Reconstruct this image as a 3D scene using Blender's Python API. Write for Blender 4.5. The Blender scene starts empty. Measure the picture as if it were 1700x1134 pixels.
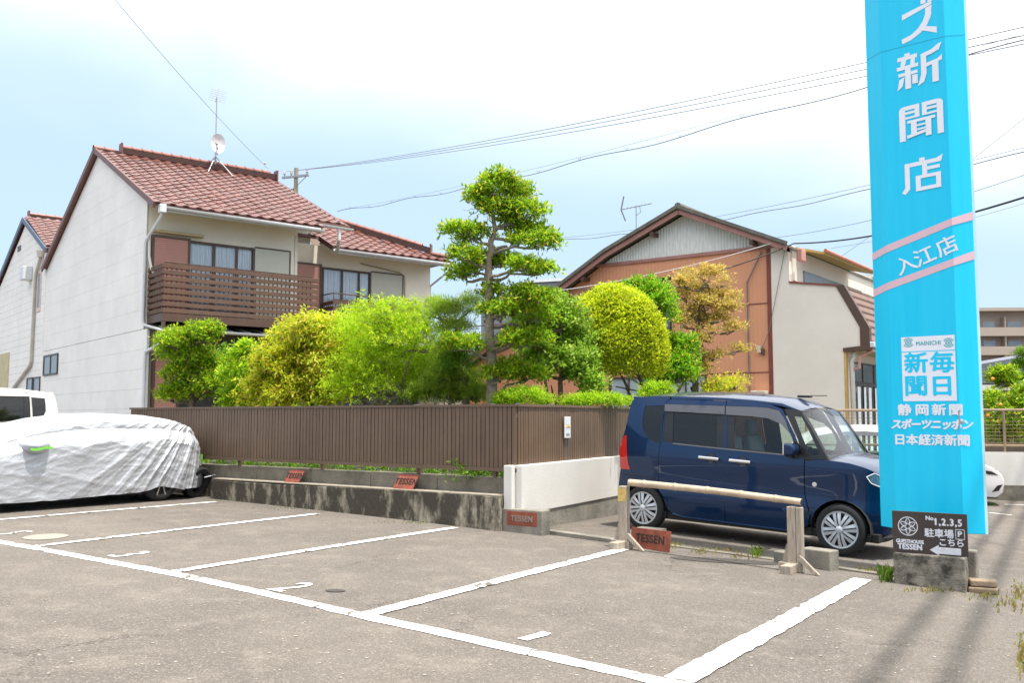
import bpy, bmesh, math, random
import numpy as np
from mathutils import Vector, Matrix, noise as mnoise
from mathutils.geometry import delaunay_2d_cdt
random.seed(7); RNG = np.random.default_rng(7)
sc = bpy.context.scene
COL = sc.collection
R = math.radians
# ------------------------------------------------------------------ camera
F, CZ, TH = 1540.0, 1.31, math.atan(125/1540.0)
cam = bpy.data.objects.new("camera", bpy.data.cameras.new("camera")); COL.objects.link(cam)
cam.location = (0, 0, CZ); cam.rotation_euler = (math.pi/2 + TH, 0, 0)
cam.data.sensor_width = 36; cam.data.lens = 36*F/1700; cam.data.clip_end = 3000; cam.data.clip_start = .05
sc.camera = cam
sc.render.resolution_x, sc.render.resolution_y = 1024, 684
sc.view_settings.view_transform = 'Standard'; sc.view_settings.look = 'None'
sc.view_settings.gamma = 1; sc.view_settings.exposure = 1.20
sc.view_settings.use_curve_mapping = False
# ------------------------------------------------------------------ world + sun
SUN_EL, SUN_DIR = R(73), Vector((.79, -.61, 0)).normalized()
w = bpy.data.worlds.new("World"); sc.world = w; w.use_nodes = True
nt = w.node_tree; N = nt.nodes; N.clear(); L = nt.links.new
sky = N.new('ShaderNodeTexSky'); sky.sky_type = 'NISHITA'; sky.sun_disc = False
sky.sun_elevation = SUN_EL; sky.sun_rotation = math.atan2(SUN_DIR.x, SUN_DIR.y)
sky.air_density = 1.0; sky.dust_density = 1.2; sky.ozone_density = 1.0
tc = N.new('ShaderNodeTexCoord'); mp = N.new('ShaderNodeMapping'); mp.inputs['Scale'].default_value = (1, 1, 3.0)
mp.inputs['Rotation'].default_value = (0.1, -.35, .3)
nz = N.new('ShaderNodeTexNoise'); nz.inputs['Scale'].default_value = 1.6; nz.inputs['Detail'].default_value = 6
nz.inputs['Roughness'].default_value = .5; nz.inputs['Distortion'].default_value = .5
L(tc.outputs['Generated'], mp.inputs[0]); L(mp.outputs[0], nz.inputs['Vector'])
sx = N.new('ShaderNodeSeparateXYZ'); L(tc.outputs['Generated'], sx.inputs[0])
def wmath(op, a, b, clamp=False):
    m = N.new('ShaderNodeMath'); m.operation = op; m.use_clamp = clamp
    for i, v in enumerate((a, b)):
        if isinstance(v, (int, float)): m.inputs[i].default_value = v
        else: L(v, m.inputs[i])
    return m.outputs[0]
g1 = wmath('MULTIPLY', sx.outputs['X'], .32); g2 = wmath('MULTIPLY', sx.outputs['Z'], 2.6)
g3 = wmath('ADD', g1, g2); g4 = wmath('MULTIPLY', wmath('SUBTRACT', nz.outputs['Fac'], .5), .62)
cm = wmath('ADD', g3, g4)
mr = N.new('ShaderNodeMapRange'); mr.interpolation_type = 'SMOOTHSTEP'; L(cm, mr.inputs['Value'])
mr.inputs['From Min'].default_value = .58; mr.inputs['From Max'].default_value = 1.30
mr.inputs['To Min'].default_value = .0; mr.inputs['To Max'].default_value = 1.0
mxs = N.new('ShaderNodeMix'); mxs.data_type = 'RGBA'
hz = N.new('ShaderNodeMix'); hz.data_type = 'RGBA'; hz.inputs['Factor'].default_value = .9; L(sky.outputs[0], hz.inputs['A']); hz.inputs['B'].default_value = (2.9, 3.85, 5.0, 1)
L(mr.outputs[0], mxs.inputs['Factor']); L(hz.outputs['Result'], mxs.inputs['A']); mxs.inputs['B'].default_value = (8.4, 8.5, 8.7, 1)
bg = N.new('ShaderNodeBackground'); bg.inputs['Strength'].default_value = 0.10
L(mxs.outputs['Result'], bg.inputs['Color'])
wo = N.new('ShaderNodeOutputWorld'); L(bg.outputs[0], wo.inputs['Surface'])
sun = bpy.data.lights.new("sun", 'SUN'); sun.energy = 2.9; sun.angle = R(1.2); sun.color = (1, .955, .88)
so = bpy.data.objects.new("sun", sun); COL.objects.link(so)
sd = Vector((SUN_DIR.x*math.cos(SUN_EL), SUN_DIR.y*math.cos(SUN_EL), math.sin(SUN_EL)))
so.rotation_euler = sd.to_track_quat('Z', 'Y').to_euler(); so.location = (20, -10, 40)
sc.cycles.max_bounces = 6; sc.cycles.transparent_max_bounces = 12; sc.cycles.caustics_reflective = False; sc.cycles.caustics_refractive = False
# ------------------------------------------------------------------ pixel rays / terrain (used only to find real positions)
def ray(px, py):
    u = (px-850)/F; v = (567-py)/F
    return (u, math.cos(TH)-v*math.sin(TH), math.sin(TH)+v*math.cos(TH))
def sp(x): return math.log1p(math.exp(min(x, 40)))
def g(x, y=0): return -(0.06*sp(x)-0.03*sp(x-4.2)-.03*sp(x-12))+.022*(sp(-x)-sp(-x-6))-.012
def G(px, py):
    d = ray(px, py); t = CZ/-d[2]
    for _ in range(40):
        t += ((CZ+d[2]*t)-g(d[0]*t))/-d[2]*.9
    return Vector((d[0]*t, d[1]*t, CZ+d[2]*t))
def D(px, py, Y):
    d = ray(px, py); t = Y/d[1]; return Vector((d[0]*t, Y, CZ+d[2]*t))
# ------------------------------------------------------------------ materials
MATS = {}
def mat(name, col, rough=.6, metal=0., var=.12, scale=3., bump=0., bscale=60., col2=None, coat=0., alpha=1., trans=0., spec=.5, thr=None, stretch=None, island=0., orand=0.):
    if name in MATS: return MATS[name]
    m = bpy.data.materials.new(name); m.use_nodes = True; t = m.node_tree; n = t.nodes; l = t.links.new
    b = n['Principled BSDF']; b.inputs['Roughness'].default_value = rough; b.inputs['Metallic'].default_value = metal
    b.inputs['Specular IOR Level'].default_value = spec; b.inputs['Coat Weight'].default_value = coat; b.inputs['Coat Roughness'].default_value = .03
    b.inputs['Alpha'].default_value = alpha
    geo = n.new('ShaderNodeNewGeometry'); src = geo.outputs['Position']
    if stretch:
        mpn = n.new('ShaderNodeMapping'); mpn.inputs['Scale'].default_value = stretch; l(src, mpn.inputs[0]); src = mpn.outputs[0]
    tx = n.new('ShaderNodeTexNoise'); tx.inputs['Scale'].default_value = scale; tx.inputs['Detail'].default_value = 5; tx.inputs['Roughness'].default_value = .65
    l(src, tx.inputs['Vector'])
    rp = n.new('ShaderNodeMapRange'); l(tx.outputs['Fac'], rp.inputs['Value'])
    a, c = thr or (.3, .7); rp.inputs['From Min'].default_value = a; rp.inputs['From Max'].default_value = c
    mx = n.new('ShaderNodeMix'); mx.data_type = 'RGBA'; l(rp.outputs[0], mx.inputs['Factor'])
    c1 = [x*(1-var) for x in col[:3]]; c2 = list(col2[:3]) if col2 else [min(1, x*(1+var)) for x in col[:3]]
    mx.inputs['A'].default_value = (*c1, 1); mx.inputs['B'].default_value = (*c2, 1)
    out = mx.outputs['Result']
    if island:
        hs = n.new('ShaderNodeHueSaturation'); mm = n.new('ShaderNodeMapRange')
        l(geo.outputs['Random Per Island'], mm.inputs['Value']); mm.inputs['To Min'].default_value = 1-island; mm.inputs['To Max'].default_value = 1+island
        l(mm.outputs[0], hs.inputs['Value']); l(out, hs.inputs['Color']); out = hs.outputs[0]
    if orand:
        oi = n.new('ShaderNodeObjectInfo'); hs = n.new('ShaderNodeHueSaturation'); mm = n.new('ShaderNodeMapRange'); l(oi.outputs['Random'], mm.inputs['Value'])
        mm.inputs['To Min'].default_value = 1-orand; mm.inputs['To Max'].default_value = 1+orand; l(mm.outputs[0], hs.inputs['Value']); l(out, hs.inputs['Color']); out = hs.outputs[0]
    l(out, b.inputs['Base Color'])
    if bump:
        t2 = n.new('ShaderNodeTexNoise'); t2.inputs['Scale'].default_value = bscale; t2.inputs['Detail'].default_value = 4; l(src, t2.inputs['Vector'])
        bp = n.new('ShaderNodeBump'); bp.inputs['Strength'].default_value = bump; bp.inputs['Distance'].default_value = .02
        l(t2.outputs['Fac'], bp.inputs['Height']); l(bp.outputs[0], b.inputs['Normal'])
    MATS[name] = m; return m
def leafmat(name, c1, c2, c3=None, tr=.55):
    m = bpy.data.materials.new(name); m.use_nodes = True; t = m.node_tree; n = t.nodes; l = t.links.new
    b = n['Principled BSDF']; out = n['Material Output']; b.inputs['Roughness'].default_value = .45; b.inputs['Specular IOR Level'].default_value = .35
    geo = n.new('ShaderNodeNewGeometry'); cr = n.new('ShaderNodeValToRGB'); l(geo.outputs['Random Per Island'], cr.inputs[0])
    cr.color_ramp.elements[0].color = (*c1, 1); cr.color_ramp.elements[0].position = .1
    cr.color_ramp.elements[1].color = (*c2, 1); cr.color_ramp.elements[1].position = .8
    if c3: e = cr.color_ramp.elements.new(.97); e.color = (*c3, 1)
    tx = n.new('ShaderNodeTexNoise'); tx.inputs['Scale'].default_value = 2.2; l(geo.outputs['Position'], tx.inputs['Vector'])
    mr_ = n.new('ShaderNodeMapRange'); l(tx.outputs['Fac'], mr_.inputs['Value']); mr_.inputs['From Min'].default_value = .3; mr_.inputs['From Max'].default_value = .7
    mr_.inputs['To Min'].default_value = .8; mr_.inputs['To Max'].default_value = 1.22
    hs = n.new('ShaderNodeHueSaturation'); l(cr.outputs[0], hs.inputs['Color']); l(mr_.outputs[0], hs.inputs['Value'])
    l(hs.outputs[0], b.inputs['Base Color'])
    tl = n.new('ShaderNodeBsdfTranslucent'); l(hs.outputs[0], tl.inputs['Color'])
    ms = n.new('ShaderNodeMixShader'); ms.inputs[0].default_value = tr
    l(b.outputs[0], ms.inputs[1]); l(tl.outputs[0], ms.inputs[2]); l(ms.outputs[0], out.inputs['Surface'])
    MATS[name] = m; return m
def glassmat(name, tint=(.6, .75, .7), op=.35, rough=.02, dark=(.01, .012, .012)):
    m = bpy.data.materials.new(name); m.use_nodes = True; t = m.node_tree; n = t.nodes; l = t.links.new
    n.remove(n['Principled BSDF']); out = n['Material Output']
    tb = n.new('ShaderNodeBsdfTransparent'); tb.inputs[0].default_value = (*tint, 1)
    df = n.new('ShaderNodeBsdfDiffuse'); df.inputs[0].default_value = (*dark, 1)
    gl = n.new('ShaderNodeBsdfGlossy'); gl.inputs['Roughness'].default_value = rough; gl.inputs[0].default_value = (.95, .97, 1, 1)
    m1 = n.new('ShaderNodeMixShader'); m1.inputs[0].default_value = op; l(tb.outputs[0], m1.inputs[1]); l(df.outputs[0], m1.inputs[2])
    lw = n.new('ShaderNodeFresnel'); lw.inputs[0].default_value = 1.5
    m2 = n.new('ShaderNodeMixShader'); l(lw.outputs[0], m2.inputs[0]); l(m1.outputs[0], m2.inputs[1]); l(gl.outputs[0], m2.inputs[2])
    l(m2.outputs[0], out.inputs[0]); MATS[name] = m; return m
# ------------------------------------------------------------------ object helpers
def obj(name, mesh, parent=None, m=None, loc=None, rot=None):
    o = bpy.data.objects.new(name, mesh); COL.objects.link(o)
    if parent: o.parent = parent
    if m: 
        if not mesh.materials: mesh.materials.append(m)
    if loc is not None: o.location = loc
    if rot is not None: o.rotation_euler = rot
    return o
def tag(o, label=None, cat=None, group=None, kind=None):
    if label: o['label'] = label
    if cat: o['category'] = cat
    if group: o['group'] = group
    if kind: o['kind'] = kind
    return o
def thing(name, label, cat, loc=(0, 0, 0), rz=0, group=None, kind=None):
    o = bpy.data.objects.new(name, None); COL.objects.link(o); o.empty_display_size = .2
    o.location = loc; o.rotation_euler = (0, 0, rz); return tag(o, label, cat, group, kind)
def structure(o): o['kind'] = 'structure'; return o
class MB:
    def __init__(s): s.v = []; s.f = []; s.mi = []; s.smooth = False
    def add(s, vs, fs, mi=0):
        b = len(s.v); s.v += [tuple(v) for v in vs]; s.f += [tuple(b+i for i in f) for f in fs]; s.mi += [mi]*len(fs); return s
    def box(s, x0, x1, y0, y1, z0, z1, mi=0):
        return s.add([(x0, y0, z0), (x1, y0, z0), (x1, y1, z0), (x0, y1, z0), (x0, y0, z1), (x1, y0, z1), (x1, y1, z1), (x0, y1, z1)],
              [(0, 3, 2, 1), (4, 5, 6, 7), (0, 1, 5, 4), (1, 2, 6, 5), (2, 3, 7, 6), (3, 0, 4, 7)], mi)
    def beam(s, a, b, w, h, upv=(0, 0, 1), mi=0):
        a = Vector(a); b = Vector(b); d = (b-a).normalized(); u = Vector(upv); r = d.cross(u)
        if r.length < 1e-4: r = d.cross(Vector((1, 0, 0)))
        r.normalize(); u = r.cross(d); vs = []
        for p in (a, b):
            for (i, j) in ((-1, -1), (1, -1), (1, 1), (-1, 1)): vs.append(p+r*(i*w/2)+u*(j*h/2))
        return s.add(vs, [(0, 1, 2, 3), (7, 6, 5, 4), (0, 4, 5, 1), (1, 5, 6, 2), (2, 6, 7, 3), (3, 7, 4, 0)], mi)
    def prism(s, poly, axis, a, b, mi=0):
        # poly 2D list; axis 0: (u,v)->(y,z) ; 1: (x,z) ; 2: (x,y)
        def P(u, v, w_):
            return {0: (w_, u, v), 1: (u, w_, v), 2: (u, v, w_)}[axis]
        n = len(poly); vs = [P(u, v, a) for u, v in poly]+[P(u, v, b) for u, v in poly]
        fs = [tuple(range(n)), tuple(range(2*n-1, n-1, -1))]+[(i, i+n, (i+1) % n+n, (i+1) % n) for i in range(n)]
        return s.add(vs, fs, mi)
    def tube(s, pts, r, n=8, mi=0, cap=True):
        pts = [Vector(p) for p in pts]; rs = r if isinstance(r, (list, tuple)) else [r]*len(pts); rings = []; prev = None
        b0 = len(s.v)
        for i, p in enumerate(pts):
            d = (pts[min(i+1, len(pts)-1)]-pts[max(i-1, 0)]).normalized()
            if prev is None:
                a = d.cross(Vector((0, 0, 1)));  a = a if a.length > .05 else d.cross(Vector((1, 0, 0)))
            else: a = prev - d*prev.dot(d)
            a.normalize(); prev = a; c = d.cross(a)
            for k in range(n):
                t = 2*math.pi*k/n; s.v.append(tuple(p+(a*math.cos(t)+c*math.sin(t))*rs[i]))
        for i in range(len(pts)-1):
            for k in range(n):
                s.f.append((b0+i*n+k, b0+i*n+(k+1) % n, b0+(i+1)*n+(k+1) % n, b0+(i+1)*n+k)); s.mi.append(mi)
        if cap:
            s.f.append(tuple(b0+k for k in range(n-1, -1, -1))); s.mi.append(mi)
            s.f.append(tuple(b0+(len(pts)-1)*n+k for k in range(n))); s.mi.append(mi)
        return s
    def lathe(s, prof, n=24, axis=1, mi=0, c=(0, 0, 0)):
        # prof (r, h) around axis through c
        b0 = len(s.v)
        for r, h in prof:
            for k in range(n):
                t = 2*math.pi*k/n; a, b = r*math.cos(t), r*math.sin(t)
                v = {0: (h, a, b), 1: (a, h, b), 2: (a, b, h)}[axis]; s.v.append((v[0]+c[0], v[1]+c[1], v[2]+c[2]))
        for i in range(len(prof)-1):
            for k in range(n):
                s.f.append((b0+i*n+k, b0+i*n+(k+1) % n, b0+(i+1)*n+(k+1) % n, b0+(i+1)*n+k)); s.mi.append(mi)
        return s
    def grid(s, P, mi=0):  # P: rows of points
        b0 = len(s.v); nr, nc = len(P), len(P[0])
        for row in P: s.v += [tuple(p) for p in row]
        for i in range(nr-1):
            for j in range(nc-1):
                s.f.append((b0+i*nc+j, b0+i*nc+j+1, b0+(i+1)*nc+j+1, b0+(i+1)*nc+j)); s.mi.append(mi)
        return s
    def mesh(s, name, mats=(), smooth=False, fix=True):
        me = bpy.data.meshes.new(name); me.from_pydata(s.v, [], s.f)
        for m in (mats if isinstance(mats, (list, tuple)) else [mats]): me.materials.append(m)
        if len(me.materials) > 1: me.polygons.foreach_set('material_index', s.mi)
        if fix:
            bm = bmesh.new(); bm.from_mesh(me); bmesh.ops.recalc_face_normals(bm, faces=bm.faces); bm.to_mesh(me); bm.free()
        if smooth:
            me.polygons.foreach_set('use_smooth', [True]*len(me.polygons))
            if smooth != 'all':
                me.set_sharp_from_angle(angle=R(38))
        me.update(); return me
    def build(s, name, mats, parent=None, smooth=False, fix=True, loc=None, rot=None):
        return obj(name, s.mesh(name, mats, smooth, fix), parent, loc=loc, rot=rot)
def bevel(o, w_=.01, seg=2):
    b = o.modifiers.new('bevel', 'BEVEL'); b.width = w_; b.segments = seg; b.limit_method = 'ANGLE'; b.angle_limit = R(40); return o
def text(name, s, size, m, parent, M, ext=.0012, off=0., ax='CENTER', sx_=1., sy_=1., cs=1., shear=0.):
    cu = bpy.data.curves.new(name, 'FONT'); cu.body = s; cu.size = size; cu.align_x = ax; cu.align_y = 'CENTER'
    bold = off; cu.extrude = ext; cu.space_character = cs; cu.resolution_u = 3; cu.shear = shear
    t = bpy.data.objects.new(name, cu); COL.objects.link(t)
    dg = bpy.context.evaluated_depsgraph_get(); me = bpy.data.meshes.new_from_object(t.evaluated_get(dg))
    bpy.data.objects.remove(t); bpy.data.curves.remove(cu)
    me.transform(Matrix.Diagonal((sx_, sy_, 1, 1)))
    if bold:
        bm = bmesh.new()
        for i_, (dx_, dy_) in enumerate(((0, 0), (bold, 0), (-bold, 0), (0, bold*.8), (0, -bold*.8))):
            m2_ = me.copy(); m2_.transform(Matrix.Translation((dx_, dy_, .0002*i_))); bm.from_mesh(m2_); bpy.data.meshes.remove(m2_)
        bm.to_mesh(me); bm.free()
    me.transform(M); me.materials.clear(); me.materials.append(m); me.name = name
    return obj(name, me, parent)
def basis(o, x, y):
    x = Vector(x).normalized(); y = Vector(y).normalized(); z = x.cross(y)
    M = Matrix((x, y, z)).transposed().to_4x4(); M.translation = Vector(o); return M
def copy_tree(o, parent=None):
    c = o.copy(); COL.objects.link(c); c.parent = parent
    for ch in list(o.children): copy_tree(ch, c)
    return c
def clip_band(poly, z0, z1):
    def clip(P, f):
        out = []
        for i in range(len(P)):
            a, b = P[i], P[(i+1) % len(P)]; fa, fb = f(a), f(b)
            if fa >= 0: out.append(a)
            if fa*fb < 0:
                t = fa/(fa-fb); out.append((a[0]+(b[0]-a[0])*t, a[1]+(b[1]-a[1])*t))
        return out
    P = clip(poly, lambda p: p[1]-z0)
    return clip(P, lambda p: z1-p[1]) if len(P) > 2 else []
def wall_cells(mb, u0, u1, z0, z1, holes, fn):
    us = sorted({u0, u1, *[h[0] for h in holes], *[h[1] for h in holes]}); zs = sorted({z0, z1, *[h[2] for h in holes], *[h[3] for h in holes]})
    for i in range(len(us)-1):
        for j in range(len(zs)-1):
            cu, cz = (us[i]+us[i+1])/2, (zs[j]+zs[j+1])/2
            if any(h[0] < cu < h[1] and h[2] < cz < h[3] for h in holes): continue
            fn(mb, us[i], us[i+1], zs[j], zs[j+1])
# ------------------------------------------------------------------ palette
def asphalt():
    m = bpy.data.materials.new('asphalt'); m.use_nodes = True; t = m.node_tree; n = t.nodes; l = t.links.new
    b = n['Principled BSDF']; b.inputs['Roughness'].default_value = .9; b.inputs['Specular IOR Level'].default_value = .25
    geo = n.new('ShaderNodeNewGeometry'); P = geo.outputs['Position']
    def nz_(s, d=4, r=.6, dist=0):
        x = n.new('ShaderNodeTexNoise'); x.inputs['Scale'].default_value = s; x.inputs['Detail'].default_value = d; x.inputs['Roughness'].default_value = r
        x.inputs['Distortion'].default_value = dist; l(P, x.inputs['Vector']); return x
    def mixc(f, a, c, typ='MIX'):
        x = n.new('ShaderNodeMix'); x.data_type = 'RGBA'; x.blend_type = typ
        if isinstance(f, float): x.inputs['Factor'].default_value = f
        else: l(f, x.inputs['Factor'])
        for k, v in (('A', a), ('B', c)):
            if isinstance(v, tuple): x.inputs[k].default_value = (*v, 1)
            else: l(v, x.inputs[k])
        return x.outputs['Result']
    def rng(s, a, b_, c=0., d=1.):
        x = n.new('ShaderNodeMapRange'); l(s, x.inputs['Value'])
        for k, v in zip(('From Min', 'From Max', 'To Min', 'To Max'), (a, b_, c, d)): x.inputs[k].default_value = v
        return x.outputs[0]
    big = nz_(.35, 5, .6, .4); c = mixc(rng(big.outputs['Fac'], .35, .65), (.079, .067, .057), (.128, .111, .096))
    med = nz_(2.6, 5, .7, .3); c = mixc(rng(med.outputs['Fac'], .5, .75, 0, .55), c, (.25, .217, .185))
    dk = nz_(1.1, 4, .6, 1.); c = mixc(rng(dk.outputs['Fac'], .55, .8, 0, .6), c, (.088, .072, .058))
    vo = n.new('ShaderNodeTexVoronoi'); vo.inputs['Scale'].default_value = 105; l(P, vo.inputs['Vector'])
    sp_ = n.new('ShaderNodeSeparateColor'); l(vo.outputs['Color'], sp_.inputs[0])
    c = mixc(rng(sp_.outputs[0],   .72, .95, 0, .42), c, (.34, .30, .26)); c = mixc(rng(sp_.outputs[1], .7, .95, 0, .4), c, (.05, .042, .035))
    fine = nz_(190, 2, .6); c = mixc(rng(fine.outputs['Fac'], .35, .65, .0, .35), c, (.27, .24, .205))
    # tar cracks
    vc = n.new('ShaderNodeTexVoronoi'); vc.feature = 'DISTANCE_TO_EDGE'; vc.inputs['Scale'].default_value = .42
    wv = nz_(2.3, 5, .75); vm = n.new('ShaderNodeVectorMath'); vm.operation = 'MULTIPLY_ADD'; l(wv.outputs['Color'], vm.inputs[0]); vm.inputs[1].default_value = (.9, .9, .9); l(P, vm.inputs[2]); l(vm.outputs[0], vc.inputs['Vector'])
    cmask = nz_(.6, 2, .5); mm = n.new('ShaderNodeMath'); mm.operation = 'MULTIPLY'; l(rng(vc.outputs['Distance'], .0, .006, .75, 0), mm.inputs[0]); l(rng(cmask.outputs['Fac'], .48, .58), mm.inputs[1])
    c = mixc(mm.outputs[0], c, (.045, .038, .032)); l(c, b.inputs['Base Color'])
    bp = n.new('ShaderNodeBump'); bp.inputs['Strength'].default_value = .55; bp.inputs['Distance'].default_value = .006
    ad = n.new('ShaderNodeMath'); ad.operation = 'SUBTRACT'; l(vo.outputs['Distance'], ad.inputs[0]); l(mm.outputs[0], ad.inputs[1]); l(ad.outputs[0], bp.inputs['Height']); l(bp.outputs[0], b.inputs['Normal'])
    # paint version: worn white paint letting the asphalt through
    m2 = m.copy(); m2.name = 'worn_paint'; n2 = m2.node_tree.nodes; l2 = m2.node_tree.links.new
    b2 = n2['Principled BSDF']; base = b2.inputs['Base Color'].links[0].from_socket
    ge = n2.new('ShaderNodeNewGeometry'); w1 = n2.new('ShaderNodeTexNoise'); w1.inputs['Scale'].default_value = 55; w1.inputs['Detail'].default_value = 4; l2(ge.outputs['Position'], w1.inputs['Vector'])
    w2 = n2.new('ShaderNodeTexNoise'); w2.inputs['Scale'].default_value = 3; w2.inputs['Detail'].default_value = 5; l2(ge.outputs['Position'], w2.inputs['Vector'])
    a_ = n2.new('ShaderNodeMath'); a_.operation = 'ADD'; l2(w1.outputs['Fac'], a_.inputs[0]); l2(w2.outputs['Fac'], a_.inputs[1])
    vz = n2.new('ShaderNodeTexVoronoi'); vz.feature = 'DISTANCE_TO_EDGE'; vz.inputs['Scale'].default_value = .9
    ws_ = n2.new('ShaderNodeVectorMath'); ws_.operation = 'MULTIPLY_ADD'; l2(w2.outputs['Color'], ws_.inputs[0]); ws_.inputs[1].default_value = (.7, .7, .7); l2(ge.outputs['Position'], ws_.inputs[2]); l2(ws_.outputs[0], vz.inputs['Vector'])
    cr = n2.new('ShaderNodeMapRange'); l2(vz.outputs['Distance'], cr.inputs['Value']); cr.inputs['From Max'].default_value = .028; cr.inputs['To Min'].default_value = .5; cr.inputs['To Max'].default_value = 0
    a2 = n2.new('ShaderNodeMath'); a2.operation = 'ADD'; l2(a_.outputs[0], a2.inputs[0]); l2(cr.outputs[0], a2.inputs[1])
    mr2 = n2.new('ShaderNodeMapRange'); l2(a2.outputs[0], mr2.inputs['Value']); mr2.inputs['From Min'].default_value = 1.2; mr2.inputs['From Max'].default_value = 1.3
    mx2 = n2.new('ShaderNodeMix'); mx2.data_type = 'RGBA'; l2(mr2.outputs[0], mx2.inputs['Factor']); mx2.inputs['A'].default_value = (.74, .73, .70, 1)
    l2(base, mx2.inputs['B']); l2(mx2.outputs['Result'], b2.inputs['Base Color'])
    MATS['asphalt'] = m; MATS['worn_paint'] = m2
asphalt()
M_conc = mat('concrete', (.22, .20, .165), .9, var=.35, scale=4, bump=.5, bscale=50)
M_stain = mat('stained_concrete', (.085, .072, .052), .95, var=.3, scale=4.2, bump=.6, bscale=35, col2=(.38, .335, .25), thr=(.49, .64), stretch=(1, 1, .4))
M_stain2 = mat('grey_block', (.16, .142, .11), .95, var=.3, scale=3.5, bump=.5, col2=(.25, .225, .175))
M_cream = mat('cream_render', (.83, .775, .66), .9, var=.05, scale=1.2, bump=.12, bscale=220)
M_white = mat('white_siding', (.81, .785, .75), .75, var=.07, orand=.008, scale=1.0, bump=.12, bscale=120)
M_wall = mat('white_wall_paint', (.66, .63, .585), .8, var=.05, scale=1.6, bump=.2, bscale=60)
M_gut = mat('white_gutter', (.62, .63, .64), .35, var=.06, scale=4)
M_tile = mat('roof_tile_glaze', (.135, .047, .035), .30, var=.3, scale=3.2, col2=(.22, .085, .062), spec=.6, orand=.12)
M_tiled = mat('dark_roof_tile', (.15, .055, .042), .4, var=.3, scale=4)
M_brown = mat('brown_trim', (.085, .045, .028), .45, var=.15, scale=5)
M_slat = mat('brown_board', (.105, .056, .034), .7, var=.25, orand=.12, scale=6, bump=.2, bscale=60, stretch=(1, 1, 6))
M_shut = mat('pink_brown_shutter', (.50, .25, .20), .5, var=.06)
M_dark = mat('dark_void', (.012, .011, .010), .8)
M_curt = mat('white_curtain', (.88, .90, .95), .9, var=.05)
M_blind = mat('pale_panel', (.50, .50, .42), .5, var=.03)
M_glassw = glassmat('window_glass', (.97, .99, 1.0), .02)
M_metalroof = mat('grey_metal_roof', (.20, .205, .215), .35, metal=.3, var=.1)
M_fence = mat('fence_brown', (.135, .085, .052), .5, metal=.0, var=.16, scale=1.2, orand=.09)
M_bark = mat('tree_bark', (.16, .125, .095), .95, var=.35, scale=14, bump=.9, bscale=45)
M_orange = mat('orange_sheet', (.66, .30, .165), .7, var=.05, scale=.8)
M_wsheet = mat('white_sheet', (.72, .72, .68), .6, var=.14, scale=8, stretch=(3, 3, .4))
M_pinktrim = mat('faded_red_trim', (.36, .17, .14), .6, var=.15)
M_redtrim = mat('dark_red_trim', (.20, .045, .028), .6, var=.15)
M_croof = mat('weathered_roof', (.15, .14, .115), .9, var=.25, scale=5)
M_beige = mat('beige_wall', (.76, .69, .60), .85, var=.05, scale=1.2, bump=.15, bscale=40)
M_steel = mat('galvanised', (.35, .35, .35), .4, metal=.7)
M_wood = mat('weathered_wood', (.36, .30, .235), .85, var=.3, scale=10, bump=.4, bscale=40, stretch=(5, 5, .6))
M_bamboo = mat('bamboo', (.48, .36, .25), .5, var=.25, scale=6)
M_rust = mat('rusty_plate', (.25, .062, .034), .75, var=.3, scale=12, bump=.3, bscale=90)
M_letter = mat('letter_dark', (.02, .012, .01), .8)
M_cyan = mat('cyan_sign_film', (.0, .57, .87), .38, var=.02, scale=2.2, spec=.4, stretch=(5, 5, .3), col2=(.012, .60, .88))
M_signw = mat('sign_white', (.80, .81, .87), .5, var=.02)
M_pink = mat('sign_pink', (.72, .48, .54), .5, var=.02)
M_cyant = mat('sign_teal_print', (.02, .38, .44), .5, var=.02)
M_board = mat('brown_sign_board', (.040, .028, .023), .55, var=.2, scale=9)
M_paintw = mat('hand_paint_white', (.62, .63, .68), .7, var=.15, scale=40)
M_wire = mat('cable_black', (.02, .02, .02), .6)
M_wirel = mat('cable_grey', (.16, .16, .17), .6)
# ------------------------------------------------------------------ ground
def axis_pts(a, b, dense_a, dense_b, step, far):
    p = list(np.arange(dense_a, dense_b+1e-6, step)); x = dense_a; st = step
    while x > a: st *= far; x -= st; p.insert(0, x)
    x = dense_b; st = step
    while x < b: st *= far; x += st; p.append(x)
    return p
xs = axis_pts(-1500, 1500, -14, 16, .5, 1.4); ys = axis_pts(-60, 2500, 2, 24, 1., 1.5)
structure(MB().grid([[(x, y, g(x)) for y in ys] for x in xs]).build('ground', MATS['asphalt'], smooth='all'))
def strip(name, a, b, wd, m, lift=.004, ragged=.009, label=None, n=None, taper=None):
    a = Vector(a[:2]); b = Vector(b[:2]); d = b-a; ln = d.length; d.normalize(); s_ = Vector((-d.y, d.x)); n = n or max(2, int(ln/.06)); rows = [[], [], []]
    for i in range(n+1):
        c = a+d*(ln*i/n); e = mnoise.noise(Vector((c.x*9, c.y*9, 1)))*ragged*2; e2 = mnoise.noise(Vector((c.x*9, c.y*9, 7)))*ragged*2
        for k, off in ((0, -wd/2+e), (1, 0), (2, wd/2+e2)):
            q = c+s_*off; rows[k].append((q.x, q.y, g(q.x)+lift))
    o = MB().grid(rows).build(name, m, fix=False)
    bm = bmesh.new(); bm.from_mesh(o.data)
    if sum(f.normal.z for f in bm.faces) < 0: bmesh.ops.reverse_faces(bm, faces=bm.faces)
    bm.to_mesh(o.data); bm.free()
    return structure(o)
PT = MATS['worn_paint']
strip('parking_line', G(-60, 890), G(300, 956), .13, PT); strip('parking_line', G(299.2, 955.9), G(605, 1024), .13, PT, .0042)
strip('parking_line', G(604, 1024.2), G(1130, 1141), .14, PT, .0044)
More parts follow.
